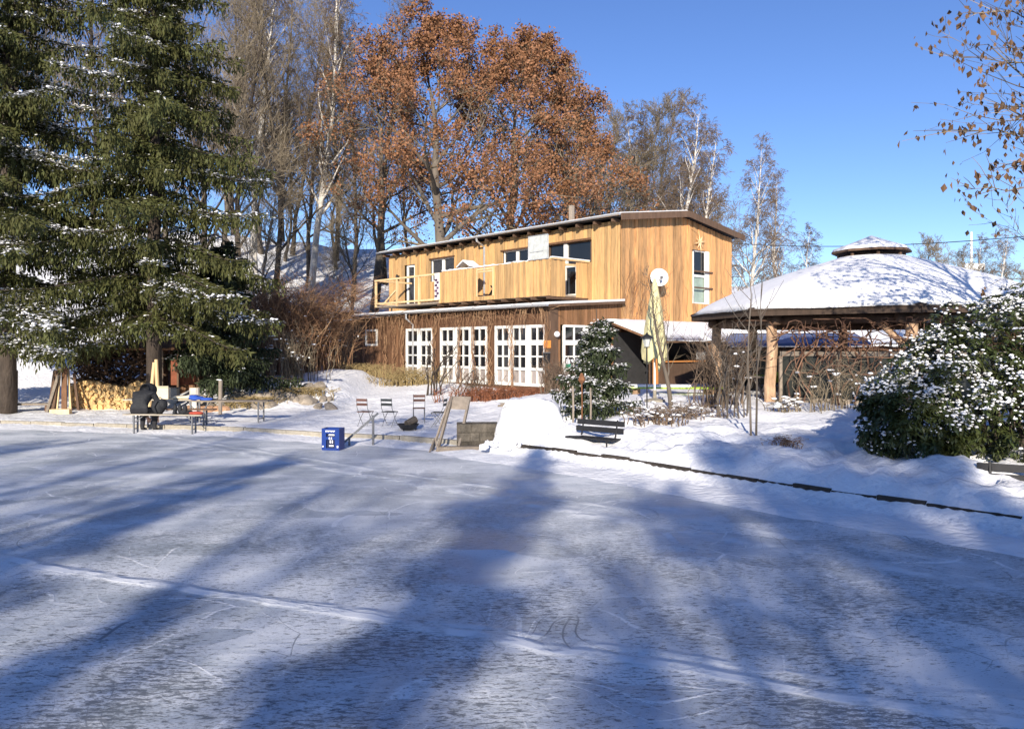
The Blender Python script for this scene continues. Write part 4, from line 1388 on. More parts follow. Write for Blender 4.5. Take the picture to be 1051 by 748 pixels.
m = MB(); m.tube([(0, 0, -.1), (0, 0, ht - .28)], .016, 7); m.build('pole', IRON, o)
m = MB(); m.lathe([(.06, ht - .28), (.11, ht - .08)], 6); m.build('glass', PLATE, o)
m = MB(); m.lathe([(.17, ht - .08), (.15, ht - .05), (.04, ht + .02), (.015, ht + .06)], 6); m.lathe([(.07, ht - .31), (.07, ht - .285)], 6); m.build('cap', IRON, o)
p = at(690, 400, 24.0); zg = gz(p.x, p.y)
o = empty('garden_table', (p.x, p.y, zg), R(-6), 'long table with a snowy top under the awning', 'table')
zt = 2.2 - (397 - HY) / F * 24 - zg
m = MB(); m.box(-1.5, 1.5, -.3, .3, zt - .05, zt); m.build('top', GREENC, o)
m = MB(); m.box(-1.48, .55, -.28, .28, zt + .002, zt + .07); m.build('snow', SNOW, o)
for xx in (-1.1, 1.1):
    m = MB(); m.box(xx - .12, xx + .12, -.2, .2, -.1, zt - .052); m.build('leg', LOG, o)


# ------------------------------------------------------------------ pavilion
PC = Vector((10.6, 23.0, .66))
pav = empty('wood_pavilion', PC, 0, 'eight sided log pavilion with a snow covered roof and little cupola', 'pavilion')
PO = (0, 0, -.66)
PR = 5.2
angs = [R(167 + 45 * k) for k in range(8)]
m = MB(PO)
def oct_ring(r, z): return [Vector((r * math.cos(a), r * math.sin(a), z)) for a in angs]
def ringfaces(n0, n1, n=8): return [(n0 + k, n0 + (k + 1) % n, n1 + (k + 1) % n, n1 + k) for k in range(n)]
v_ = oct_ring(PR, 3.16) + oct_ring(PR, 3.22) + oct_ring(1.0, 4.70) + oct_ring(1.0, 4.60)
m.add(v_, ringfaces(0, 8) + ringfaces(8, 16) + ringfaces(16, 24) + ringfaces(24, 0), .5)
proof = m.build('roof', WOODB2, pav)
m = MB(PO)
# snow blanket: denser mesh, soft edge, slightly sagging outline
vs, fs = [], []
SN, SR = 96, 18
rs = np.random.RandomState(4)
for i in range(SR + 1):
    u = i / SR
    for k in range(SN):
        a = 2 * math.pi * k / SN
        rel = (a - angs[0]) % (math.pi / 4) - math.pi / 8
        ro = PR * math.cos(math.pi / 8) / math.cos(rel) * 1.005
        ro = ro * .9 + PR * .965 * .1
        r = .92 + (ro - .92) * u
        zz = 4.74 - 1.50 * u + (.10 * math.sin(u * math.pi)) + .12 * (1 - u ** 8)
        zz += float(fbm(np.array([r * math.cos(a)]), np.array([r * math.sin(a)]), .8, 3, 6)[0]) * .07
        if i == SR:
            zz -= .03 + .035 * float(vnoise(np.array([k * .35]), np.array([1.0]), 3)[0]); r *= 1.003
        vs.append((r * math.cos(a), r * math.sin(a), zz))
for i in range(SR): fs += [(i * SN + k, (i + 1) * SN + k, (i + 1) * SN + (k + 1) % SN, i * SN + (k + 1) % SN) for k in range(SN)]
b0 = len(vs)
for k in range(SN):
    x_, y_, z_ = vs[SR * SN + k]; vs.append((x_ * .985, y_ * .985, 3.215))
fs += [(SR * SN + k, b0 + k, b0 + (k + 1) % SN, SR * SN + (k + 1) % SN) for k in range(SN)]
m.add(vs, fs, .5); m.build('roof_snow', SNOW, proof, True)
m = MB(PO)
ring = oct_ring(PR - .05, 3.09)
for k in range(8): m.beam(ring[k], ring[(k + 1) % 8], .05, .13)
for k in range(8): m.beam(oct_ring(PR - .1, 3.08)[k], oct_ring(1.0, 4.56)[k], .12, .16)
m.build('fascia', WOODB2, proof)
cup = MB(PO)
v_ = oct_ring(1.15, 4.93) + oct_ring(1.15, 4.99) + [Vector((0, 0, 5.32)), Vector((0, 0, 5.2))]
v_ = [Vector((q.x * .96, q.y * .96, q.z + .05)) for q in v_]
cup.add(v_, ringfaces(0, 8) + [(8 + k, 8 + (k + 1) % 8, 16) for k in range(8)] + [((k + 1) % 8, k, 17) for k in range(8)], .5)
cu = cup.build('cupola', WOODB, pav)
m = MB(PO)
v_ = [Vector((q.x * .96, q.y * .96, q.z + .055)) for q in oct_ring(1.13, 4.995) + oct_ring(1.10, 5.06) + oct_ring(.5, 5.27) + [Vector((0, 0, 5.46))]]
m.add(v_, ringfaces(0, 8) + ringfaces(8, 16) + [(16 + k, 16 + (k + 1) % 8, 24) for k in range(8)], .5); m.build('cupola_snow', SNOW, cu, True)
for k in range(8):
    q = oct_ring(.9, 0)[k]; m = MB(PO); m.tube([q + Vector((0, 0, 4.55)), q + Vector((0, 0, 4.95))], .05, 6); m.build('cupola_post', WOODB, cu)
m = MB(PO); m.lathe([(.80, 4.6), (.80, 4.93)], 8, r=.1)
m.build('cupola_core', WOODB, cu)
posts = oct_ring(4.4, 0)
for k in range(8):
    q = posts[k]
    m = MB(PO)
    rr = .15
    bend = Vector((random.gauss(0, .03), random.gauss(0, .03), 0))
    m.tube([q + Vector((0, 0, .2)), q + bend + Vector((0, 0, 1.2)), q - bend + Vector((0, 0, 2.2)), q + Vector((0, 0, 3.0))], [rr * 1.12, rr, rr * .95, rr * .93], 12)
    m.build('log_post', LOG, pav, True)
m = MB(PO)
for k in range(8):
    a, b = posts[k], posts[(k + 1) % 8]
    e = (b - a).normalized()
    m.tube([a - e * .4 + Vector((0, 0, 2.93)), b + e * .4 + Vector((0, 0, 2.93))], .13, 10)
m.build('ring_beam', WOODB, pav, True)
for k in (2, 5):
    a, b = posts[k], posts[(k - 1) % 8]
    e = (b - a).normalized()
    m = MB(PO); m.tube([a + Vector((0, 0, 2.1)), a + e * .75 + Vector((0, 0, 2.85))], .08, 8)
    m.build('brace', LOG, pav, True)

for k in (1, 2, 4, 5, 6, 7):  # rear screens are added to keep the inside of the pavilion dark
    a, b = posts[k], posts[(k + 1) % 8]
    e = (b - a).normalized()
    nrm = Vector((-e.y, e.x, 0))
    m = MB(PO)
    a2, b2 = a + e * .25, b - e * .25
    m.beam(a2 + Vector((0, 0, 2.05)), b2 + Vector((0, 0, 2.05)), .1, .12); m.beam(a2 + Vector((0, 0, .85)), b2 + Vector((0, 0, .85)), .09, .12)
    mid_ = (a2 + b2) / 2
    for q in (a2, mid_, b2): m.beam(q + Vector((0, 0, .5)), q + Vector((0, 0, 1.99)), .08, .08)
    sc = m.build('screen_frame', WOODGREY, pav)
    m = MB(PO); m.hexa([a2 + nrm * .012 + Vector((0, 0, .92)), b2 + nrm * .012 + Vector((0, 0, .92)), b2 - nrm * .012 + Vector((0, 0, .92)), a2 - nrm * .012 + Vector((0, 0, .92)),
                        a2 + nrm * .012 + Vector((0, 0, 1.98)), b2 + nrm * .012 + Vector((0, 0, 1.98)), b2 - nrm * .012 + Vector((0, 0, 1.98)), a2 - nrm * .012 + Vector((0, 0, 1.98))])
    m.build('screen', SHEET, sc)
m = MB(PO)
for k in (3, 4):
    a, b = posts[k], posts[(k + 1) % 8]
    e = (b - a)
    for j in range(16):
        q = a + e * (j + .5) / 16
        m.beam(q + Vector((0, 0, .4)), q + Vector((0, 0, 2.75)), .2, .03, up=e.normalized())
m.build('board_wall', WOODL, pav)
# vine on the pavilion
random.seed(9)
m = MB()
a, b = PC + posts[1], PC + posts[2]
e = (b - a)
outw = Vector((-.30, -.95, 0)).normalized()
for i in range(95):
    t0_ = random.uniform(0, 1.12)
    P = [a + e * t0_ + outw * random.uniform(.0, .35) + Vector((0, 0, random.uniform(1.2, 2.2)))]
    d = Vector((random.gauss(0, 1), random.gauss(0, .25), random.gauss(.1, .7))).normalized()
    for k in range(9):
        d = (d + Vector((random.gauss(0, .45), random.gauss(0, .2), random.gauss(-.02, .45)))).normalized()
        q = P[-1] + d * .2
        q.z = min(max(q.z, PC.z + .9), PC.z + 2.25)
        P.append(q)
    r0_ = random.uniform(.008, .024)
    m.tube(P, [r0_ * (1 - .06 * k) for k in range(10)], 4, cap=False)
for i in range(14):
    t0_ = random.uniform(.1, 1.05)
    P = [a + e * t0_ + outw * .3]
    for k in range(7): P.append(P[-1] + Vector((random.gauss(.05, .15), random.gauss(0, .06), .32)))
    m.tube(P, [.028, .026, .022, .02, .018, .014, .012, .008], 5, cap=False)
o = empty('climbing_vine', PC, 0, 'thick tangled bare vine over the front of the log pavilion', 'vine')
mk('stems', [tuple(Vector(v) - PC) for v in m.v], m.f, M('vine_stem', (.115, .055, .036), .9, .3, 4, rndvar=.45, col2=(.17, .10, .065)), o, m.r)
# table inside, blue tent behind
o = empty('garden_table', (PC.x - 3.0, PC.y - 1.2, .66), .3, 'table with a bright green cloth inside the pavilion', 'table')
m = MB(); m.box(-.9, .9, -.4, .4, .72, .76); m.build('top', WOODGREY, o)
m = MB(); m.box(-.7, .7, -.43, .43, .762, .775); m.box(-.7, .7, -.445, -.431, .6, .774); m.box(-.2, .25, -.2, .2, .776, .86); m.build('cloth', GREENC, o)
for xx in (-.75, .75):
    m = MB(); m.beam((xx, -.3, -.05), (xx, .3, .715), .05); m.beam((xx + .06, .3, -.05), (xx + .06, -.3, .715), .05); m.build('trestle', WOODGREY, o)
p = at(812, 350, 31.0)
o = empty('market_tent', (p.x, p.y, .7), R(-8), 'blue tent with snow on its flat roof behind the pavilion', 'tent')
m = MB()
zt = 2.2 + (357 - 338) / F * 31 - .7; zb = 2.2 + (357 - 352) / F * 29.5 - .7
m.hexa([(-2.6, -1.4, zb - .12), (2.6, -1.4, zb - .12), (2.6, 1.4, zt - .1), (-2.6, 1.4, zt - .1), (-2.6, -1.4, zb), (2.6, -1.4, zb), (2.6, 1.4, zt), (-2.6, 1.4, zt)])
m.build('canopy', TARP, o)
m = MB(); m.hexa([(-2.6, .5, zt - .14), (2.7, .5, zt - .14), (2.7, 1.5, zt + .0), (-2.6, 1.5, zt + .0), (-2.6, .5, zt + .02), (2.7, .5, zt + .02), (2.7, 1.5, zt + .14), (-2.6, 1.5, zt + .14)]); m.build('snow', SNOW, o)
for sx in (-2.5, 2.5):
    for sy in (-1.3, 1.3):
        m = MB(); m.tube([(sx, sy, -.1), (sx, sy, zb - .1 if sy < 0 else zt - .12)], .03, 6); m.build('leg', STEEL, o)
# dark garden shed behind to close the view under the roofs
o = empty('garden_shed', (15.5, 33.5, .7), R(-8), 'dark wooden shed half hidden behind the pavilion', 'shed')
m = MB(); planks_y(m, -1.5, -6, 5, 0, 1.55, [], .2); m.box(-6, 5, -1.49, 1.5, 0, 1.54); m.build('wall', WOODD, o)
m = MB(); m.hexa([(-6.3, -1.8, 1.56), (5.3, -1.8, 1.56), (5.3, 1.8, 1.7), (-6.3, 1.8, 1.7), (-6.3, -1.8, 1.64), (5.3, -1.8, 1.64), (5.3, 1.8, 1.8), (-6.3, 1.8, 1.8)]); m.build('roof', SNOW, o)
o = empty('storage_box', (PC.x - .2, PC.y - 3.0, .66), .1, 'dark blue box with a yellow lid edge beside the bush under the pavilion', 'box')
m = MB(); m.box(-.35, .35, -.25, .25, 0, .62); m.build('body', BLUED, o)
m = MB(); m.box(-.37, .37, -.27, .27, .622, .72); m.build('lid', M('yellow_plastic', (.5, .33, .04), .5, .1), o)


# ------------------------------------------------------------------ pond side things
# beer crate standing by the kerb
p = gpt(342, 461.3); D = p[1]
o = empty('drinks_crate', (p[0], p[1], 0.0), R(-10), 'blue plastic drinks crate with white print on the ice', 'crate')
m = MB()
W_, H_, T_ = .40, .47, .30
m.box(-W_ / 2, W_ / 2, -T_ / 2 + .01, T_ / 2, .0, .02)
for (x0, x1, z0, z1) in ((-.2, -.10, .02, H_), (.10, .2, .02, H_), (-.0999, .0999, .36, H_), (-.0999, .0999, .23, .29), (-.0999, .0999, .02, .05)):
    m.box(x0, x1, -T_ / 2, -T_ / 2 + .02, z0, z1, .5)
m.box(-.2, -.18, -T_ / 2 + .021, T_ / 2, .021, H_); m.box(.18, .2, -T_ / 2 + .021, T_ / 2, .021, H_); m.box(-.1799, .1799, T_ / 2 - .02, T_ / 2, .021, H_)
m.box(-.179, .179, -T_ / 2 + .021, T_ / 2 - .021, .40, .42)
m.build('body', BLUEP, o)
m = MB(); m.box(-.179, .179, -T_ / 2 + .05, -T_ / 2 + .06, .022, .395); m.build('inside', BLUED, o)
m = MB()
y0 = -T_ / 2 - .004
x = -.11
for w_ in (.022, .016, .02, .018, .012, .022, .015, .02, .018):
    m.box(x, x + w_, y0, y0 + .003, .405 if w_ < .02 else .395, .43); x += w_ + .006
m.box(-.06, .07, -T_ / 2 + .045, -T_ / 2 + .049, .315, .345)
m.box(-.035, -.012, y0, y0 + .003, .235, .285); m.box(.012, .035, y0, y0 + .003, .235, .285)
m.box(-.035, -.012, -T_ / 2 + .045, -T_ / 2 + .049, .15, .225); m.box(.012, .035, -T_ / 2 + .045, -T_ / 2 + .049, .15, .225)
m.box(-.05, .05, -T_ / 2 + .045, -T_ / 2 + .049, .08, .11)
m.box(-.185, -.155, y0, y0 + .003, .07, .10); m.box(.145, .18, y0, y0 + .003, .06, .105)
m.build('print', WHITEP, o)

# steel handrail
p = gpt(383, 457); zk = 0
o = empty('steel_handrail', (p[0], p[1], 0), 0, 'short slanting steel handrail beside the blue crate', 'handrail')
s_ = p[1] / F
m = MB(); m.tube([(0, 0, -.1), (0, 0, 31 * s_)], .028, 8); m.build('post', STEEL, o)
m = MB(); m.tube([(-24 * s_, -.05, -.05), (-24 * s_, -.05, 8 * s_)], .024, 8); m.build('post', STEEL, o)
m = MB(); m.beam((-31 * s_, -.05, 2 * s_), (5 * s_, 0, 33 * s_), .045, .05); m.build('rail', STEEL, o)

# stone block and wooden frame leaning on it
p = gpt(491, 462)
o = empty('stone_block', (p[0], p[1], 0), R(4), 'low dark block of rough masonry at the pond edge', 'stone block')
m = MB()
for r_i in range(3):
    x = -.47
    while x < .46:
        w_ = min(random.uniform(.18, .36), .47 - x)
        if .47 - x - w_ < .1: w_ = .47 - x
        m.box(x + .006, x + w_ - .006, random.uniform(-.015, .01), .5, .19 * r_i + .005 - (.1 if r_i == 0 else 0), .19 * (r_i + 1) - .006); x += w_
m.box(-.46, .46, .02, .49, -.1, .56, .2)
m.build('masonry', STONED, o)
o2 = empty('wooden_ladder', (p[0] - .55, p[1] - .18, 0), R(6), 'grey wooden ladder frame leaning back beside the stone block', 'ladder')
m = MB()
tops = [(.02, .62, 1.12), (.40, .62, 1.10)]
bots = [(-.32, 0, -.02), (.12, 0, -.02)]
for t_, b_ in zip(tops, bots): m.beam(b_, t_, .05, .06)
m.beam((-.42, .12, .0), (-.05, .6, 1.02), .035, .05)
m.build('rails', WOODGREY, o2)
m = MB(); m.hexa([(-.03, .52, .86), (.38, .52, .84), (.38, .55, .84), (-.03, .55, .86), (.0, .60, 1.14), (.43, .60, 1.12), (.43, .63, 1.12), (.0, .63, 1.14)]); m.build('top_board', WOODGREY, o2)
m = MB(); m.box(-.3, .62, -.12, .06, .0, .11); m.build('step', WOODGREY, o2)
m = MB(); m.beam((-.48, -.1, .0), (-.36, .1, .28), .03); m.beam((-.30, -.1, .0), (-.36, .1, .28), .03); m.build('strut', WOODGREY, o2)

# heap of shovelled snow
random.seed(41)
p = gpt(552, 466)
vs, fs = [], []
nU, nV = 64, 44
for j in range(nV + 1):
    v = j / nV
    for i in range(nU + 1):
        u = i / nU
        # front face from the bottom up, then top going back
        if v < .6:
            h = v / .6; yy = .55 * h ** 1.1; zz = 1.02 * h ** .9
        else:
            h = (v - .6) / .4; yy = .55 + 1.1 * h; zz = 1.02 - .1 * h
        xl, xr = -.98 + .10 * min(1, zz), 1.15 - .50 * min(1, zz)
        x = xl + (xr - xl) * u
        edge = min(u, 1 - u) * 5
        zz = zz * (.30 + .70 * (1 - (1 - min(1, edge * .9)) ** 2.2)) * (1 - .25 * max(0, u - .55))
        n_ = float(fbm(np.array([x * .7]), np.array([zz * 1.2 + yy]), 3.0, 5, 2)[0])
        n2_ = float(fbm(np.array([x + yy]), np.array([zz * 1.3]), 7.0, 3, 8)[0])
        vs.append((x + n_ * .12 + n2_ * .05, yy + n_ * .42 + n2_ * .22 - .05, zz + n_ * .16 + n2_ * .10 - .08))
for j in range(nV):
    for i in range(nU):
        a = j * (nU + 1) + i; fs.append((a, a + 1, a + nU + 2, a + nU + 1))
b0 = len(vs)
per = [i for i in range(nU + 1)] + [(j + 1) * (nU + 1) - 1 for j in range(1, nV + 1)] + [nV * (nU + 1) + i for i in range(nU - 1, -1, -1)] + [j * (nU + 1) for j in range(nV - 1, 0, -1)]
for i in per: vs.append((vs[i][0], vs[i][1] + .02, -.3))
for k in range(len(per)):
    k2 = (k + 1) % len(per); fs.append((per[k2], per[k], b0 + k, b0 + k2))
o = mk('snow_heap', vs, fs, SNOW, None, smooth=True, loc=(p[0] - .02, p[1], gz(p[0], p[1]) * .5))
tag(o, 'high heap of shovelled snow between the stone block and the bench', 'snow heap')
random.seed(43)
V, Fc = blobs([((random.uniform(-1.2, 1.3), random.uniform(-.25, .1), random.uniform(-.02, .1)), tuple(random.uniform(.025, .075) for _ in range(3)), random.uniform(0, 6)) for k in range(110)], 9, .3)
q = mk('snow_clods', V, Fc, SNOW, None, loc=(p[0], p[1] - .05, gz(p[0], p[1]) * .5)); tag(q, 'loose clods of snow lying at the foot of the shovelled heap', 'snow clods', kind='stuff')
o = empty('board_stack', at(538, 415, 18.6), R(-4), 'few grey boards under snow on top of the snow heap', 'boards')
for k in range(3):
    m = MB(); m.box(-.62 + .05 * k, .62 - .1 * k, -.14 + .12 * k, -.03 + .12 * k, -.05 + .02 * k, -.01 + .02 * k); m.build('board', WOODGREY, o)
V, Fc = blobs([((-.1 + .2 * k, .1, .06), (.2, .14, .05), .1 * k) for k in range(-2, 4)], 6, .2); mk('snow', V, Fc, SNOW, o, smooth=True)

# folding bistro chairs round the fire bowl
def make_chair():
    root = empty('folding_chair', (0, 0, 0), 0, 'x', 'chair', 'folding chairs round the fire bowl')
    m = MB()
    for k in range(4): m.box(-.20, .20, -.19 + .1 * k, -.11 + .1 * k, .445, .465)
    m.build('seat', WOODR, root)
    m = MB()
    m.box(-.2, .2, .215, .235, .80, .88); m.box(-.2, .2, .20, .22, .66, .74)
    m.build('backrest', WOODR, root)
    for s_ in (-.19, .19):
        m = MB(); m.tube([(s_, -.22, -.05), (s_, .0, .25), (s_, .2, .6), (s_, .235, .9)], .011, 6); m.build('leg', STEEL, root)
        m = MB(); m.tube([(s_ * .9, .23, -.05), (s_ * .9, .0, .25), (s_ * .9, -.19, .44)], .011, 6); m.build('leg', STEEL, root)
    m = MB(); m.tube([(-.19, -.12, .09), (.19, -.12, .09)], .008, 5); m.build('stretcher', STEEL, root)
    return root
WOODR = M('red_brown_slat', (.105, .05, .038), .6, .2, 4, rndvar=.2)
WOODE = M('green_grey_slat', (.045, .05, .048), .6, .2, 4, rndvar=.2)
ch = make_chair()
chairs = [(375, 437, 160, 'left folding chair with red slats beyond the steel handrail', None),
          (400, 437, 160, 'folding chair with dark grey slats between the handrail and the fire bowl', WOODE),
          (430, 433, 25, 'folding chair standing behind the fire bowl with its front to the house wall shade', None),
          (450, 438, -100, 'folding chair seen side on next to the wooden ladder', WOODE)]
chairs[2] = (430, 433, 5, 'folding chair straight behind the fire bowl with a grey seat', None)
for i, (px, py, rot, lb, mt) in enumerate(chairs):
    o = ch if i == 0 else copy_tree(ch)
    o.location = gp(px, py); o.scale = (.82, .82, .82); o.rotation_euler[2] = R(rot); o['label'] = lb
    if mt:
        for c_ in o.children:
            if c_.name.startswith(('seat', 'backrest')):
                c_.data = c_.data.copy(); c_.data.materials[0] = mt
p = gp(419, 442); zg = p.z
o = empty('fire_bowl', (p.x, p.y, zg), 0, 'black iron fire bowl with a charred log in the snow', 'fire bowl')
m = MB(); m.lathe([(.10, .02), (.2, .06), (.27, .16), (.28, .17), (.25, .165), (.18, .09)], 18); m.build('bowl', IRON, o, True)
for k in range(3):
    a = k * 2.1; m = MB(); m.tube([(.18 * math.cos(a), .18 * math.sin(a), -.05), (.2 * math.cos(a), .2 * math.sin(a), .08)], .015, 5); m.build('leg', IRON, o)
o = empty('charred_log', (p.x + .06, p.y, zg + .14), .4, 'grey charred log end lying in the fire bowl', 'log')
m = MB(); m.tube([(-.12, -.05, .03), (.14, .05, .13)], [.09, .1], 9); m.build('log', BARKG, o)

# garden torches
for (px, py_t, D, lb, fl) in ((588, 396, 16.6, 'left of the three bare wooden stakes in front of the small spruce', False), (597, 393, 17.2, 'stake topped with a rust red flame ornament before the small spruce', True), (606, 398, 17.0, 'right of the three stakes just behind the black bench', False)):
    x = (px - CX) / F * D; zg = gz(x, D); zt = CAMH - (py_t - HY) / F * D - zg
    o = empty('garden_stake', (x, D, zg), 0, lb, 'stake', 'stakes by the bench')
    m = MB(); m.tube([(0, 0, -.2), (.01, 0, zt * .5), (0, 0, zt)], .016 if fl else .022, 6); m.build('pole', WOODGREY if not fl else RUST, o)
    if fl:
        m = MB(); m.lathe([(.02, zt - .02), (.085, zt + .06), (.07, zt + .12), (.02, zt + .22)], 7); m.build('flame', RUST, o)

# park benches
def make_bench(L_):
    root = empty('park_bench', (0, 0, 0), 0, 'x', 'bench', 'black benches on the bank')
    for k, y_ in enumerate((-.26, -.12, .02)):
        m = MB(); m.box(-L_ / 2, L_ / 2, y_, y_ + .115, .40, .44); m.build('seat_slat', IRON, root)
    for z_, y_ in ((.60, .20), (.76, .25)):
        m = MB(); m.box(-L_ / 2, L_ / 2, y_, y_ + .035, z_ - .06, z_ + .065); m.build('back_slat', IRON, root)
    for s_ in (-L_ * .36, L_ * .36):
        m = MB(); m.tube([(s_, -.24, -.1), (s_, -.2, .2), (s_, -.22, .395)], .022, 6); m.tube([(s_, .12, -.1), (s_, .1, .3), (s_, .18, .5), (s_, .27, .85)], .022, 6); m.tube([(s_, -.22, .385), (s_, .12, .385)], .02, 6)
        m.build('leg', IRON, root)
    return root
bn = make_bench(1.35)
p = gp(610, 454); bn.scale = (.82, .82, .82); bn.location = (p.x, p.y, p.z - .27); bn.rotation_euler[2] = R(-40)
bn['label'] = 'black slatted park bench on the snow between snow heap and small spruce'
b2 = copy_tree(bn)
p = gp(1054, 492); b2.location = (p.x, p.y, p.z - .52); b2.rotation_euler[2] = R(-28)
b2['label'] = 'black park bench half buried in snow under the big evergreen bush'

# beer benches and table on the left
def make_beer(name, L_, w, h, top, label, cat):
    root = empty(name, (0, 0, 0), 0, label, cat)
    m = MB(); m.box(-L_ / 2, L_ / 2, -w / 2, w / 2, h - .03, h); m.build('top', top, root)
    for s_ in (-L_ / 2 + .28, L_ / 2 - .28):
        m = MB()
        for y_ in (-w / 2 + .04, w / 2 - .04): m.beam((s_, y_, -.05), (s_, y_, h - .031), .035)
        m.beam((s_, -w / 2 + .06, .1), (s_, w / 2 - .06, .1), .025); m.beam((s_, 0, h * .55), (s_ + (.22 if s_ < 0 else -.22), 0, h - .04), .02)
        m.build('leg', STEEL, root)
    return root
def put(o, px, py, D, rz, zoff=0.0):
    p = at(px, py, D); o.location = (p.x, p.y, max(0.0, gz(p.x, p.y)) + zoff); o.rotation_euler[2] = R(rz); return o
BT = M('weathered_bench_top', (.42, .37, .29), .75, .2, 3, (1, 5, 1), .1)
bb = make_beer('beer_bench', 2.15, .25, .48, BT, 'beer bench at the ice edge with the seated person on it', 'bench'); put(bb, 169, 443, 20.0, -7)
bt = make_beer('beer_table', 2.2, .5, .60, WOODGREY, 'long grey beer table behind the seated person', 'table'); put(bt, 238, 437, 21.7, -2)
b3 = make_beer('beer_bench', 2.1, .25, .46, WOODB, 'dark beer bench on the far side of the person by the table', 'bench'); put(b3, 182, 439, 20.9, -4)
b4 = make_beer('beer_table', 2.2, .5, .62, BT, 'pale beer table with blue cloth behind the seated person', 'table'); put(b4, 170, 436, 21.9, -3)
p = bb.location
SEATZ = p.z + .48
def on_bench(px, dz, D): x = (px - CX) / F * D; return Vector((x, D, SEATZ + dz))
o = empty('seat_cushion', bb.matrix_basis @ Vector((.86, 0, .482)), R(-7), 'red seat cushion on the right end of the front bench', 'cushion')
V, Fc = blobs([((0, 0, .035), (.2, .16, .045), 0)], 2, .06); mk('pad', V, Fc, REDC, o, smooth=True)
o = empty('blue_jacket', bt.matrix_basis @ Vector((-.88, 0, .602)), .1, 'crumpled bright blue cloth on the left end of the long table', 'cloth')
V, Fc = blobs([((-.1, 0, .05), (.24, .17, .06), .3), ((.16, -.03, .03), (.2, .13, .04), -.2), ((-.2, .05, .10), (.13, .12, .05), .6)], 12, .18); mk('cloth', V, Fc, BLUEC, o, smooth=True)
o = empty('paper_bag', b4.matrix_basis @ Vector((.55, 0, .622)), .2, 'crumpled tan blanket on the pale table', 'blanket')
V, Fc = blobs([((0, 0, .04), (.36, .18, .06), .1), ((.2, .0, .06), (.22, .14, .07), .4)], 13, .15); mk('cloth', V, Fc, CARTON, o, smooth=True)
o = empty('cardboard_box', b4.matrix_basis @ Vector((-.1, .05, .622)), .15, 'cream coloured carton standing on the pale table', 'box')
m = MB(); m.box(-.17, .17, -.12, .12, 0, .30); m.build('carton', CARTON, o)
m = MB(); m.hexa([(-.17, -.12, .301), (.17, -.12, .301), (.17, .0, .302), (-.17, .0, .302), (-.18, -.16, .36), (.18, -.16, .36), (.18, -.15, .365), (-.18, -.15, .365)]); m.build('flap', CARTON, o)
o = empty('rucksack', bb.matrix_basis @ Vector((-.22, .0, .482)), .2, 'black rucksack leaning beside the seated person on the bench', 'bag')
V, Fc = blobs([((.05, 0, .18), (.17, .13, .21), .2), ((.14, 0, .24), (.13, .11, .15), .2)], 21, .08); mk('body', V, Fc, JACKET, o, smooth=True)
m = MB(); m.tube([(.02, -.14, .05), (-.02, -.17, .2), (.05, -.13, .34)], .018, 5); m.build('strap', IRON, o)
m = MB(); m.tube([(.03, 0, .38), (.08, 0, .43), (.13, 0, .38)], .012, 5); m.build('handle', IRON, o)
def boot(name_, loc, lb, rz):
    o = empty(name_, loc, rz, lb, 'boots', 'boots on the bench')
    V, Fc = blobs([((0, -.03, .05), (.055, .13, .055), 0), ((0, .05, .13), (.055, .06, .13), 0)], 3, .05); mk('upper', V, Fc, JACKET, o, smooth=True)
    m = MB(); m.box(-.05, .05, -.15, .11, 0, .02); m.build('sole', IRON, o)
    return o
for k, (dx, lb) in enumerate(((.27, 'black boot standing on the bench next to the rucksack'), (.45, 'black boot second from the rucksack on the bench'), (.60, 'black boot nearest the red cushion on the bench'))):
    boot('winter_boot', bb.matrix_basis @ Vector((dx, .02, .482)), lb, .3 + k)


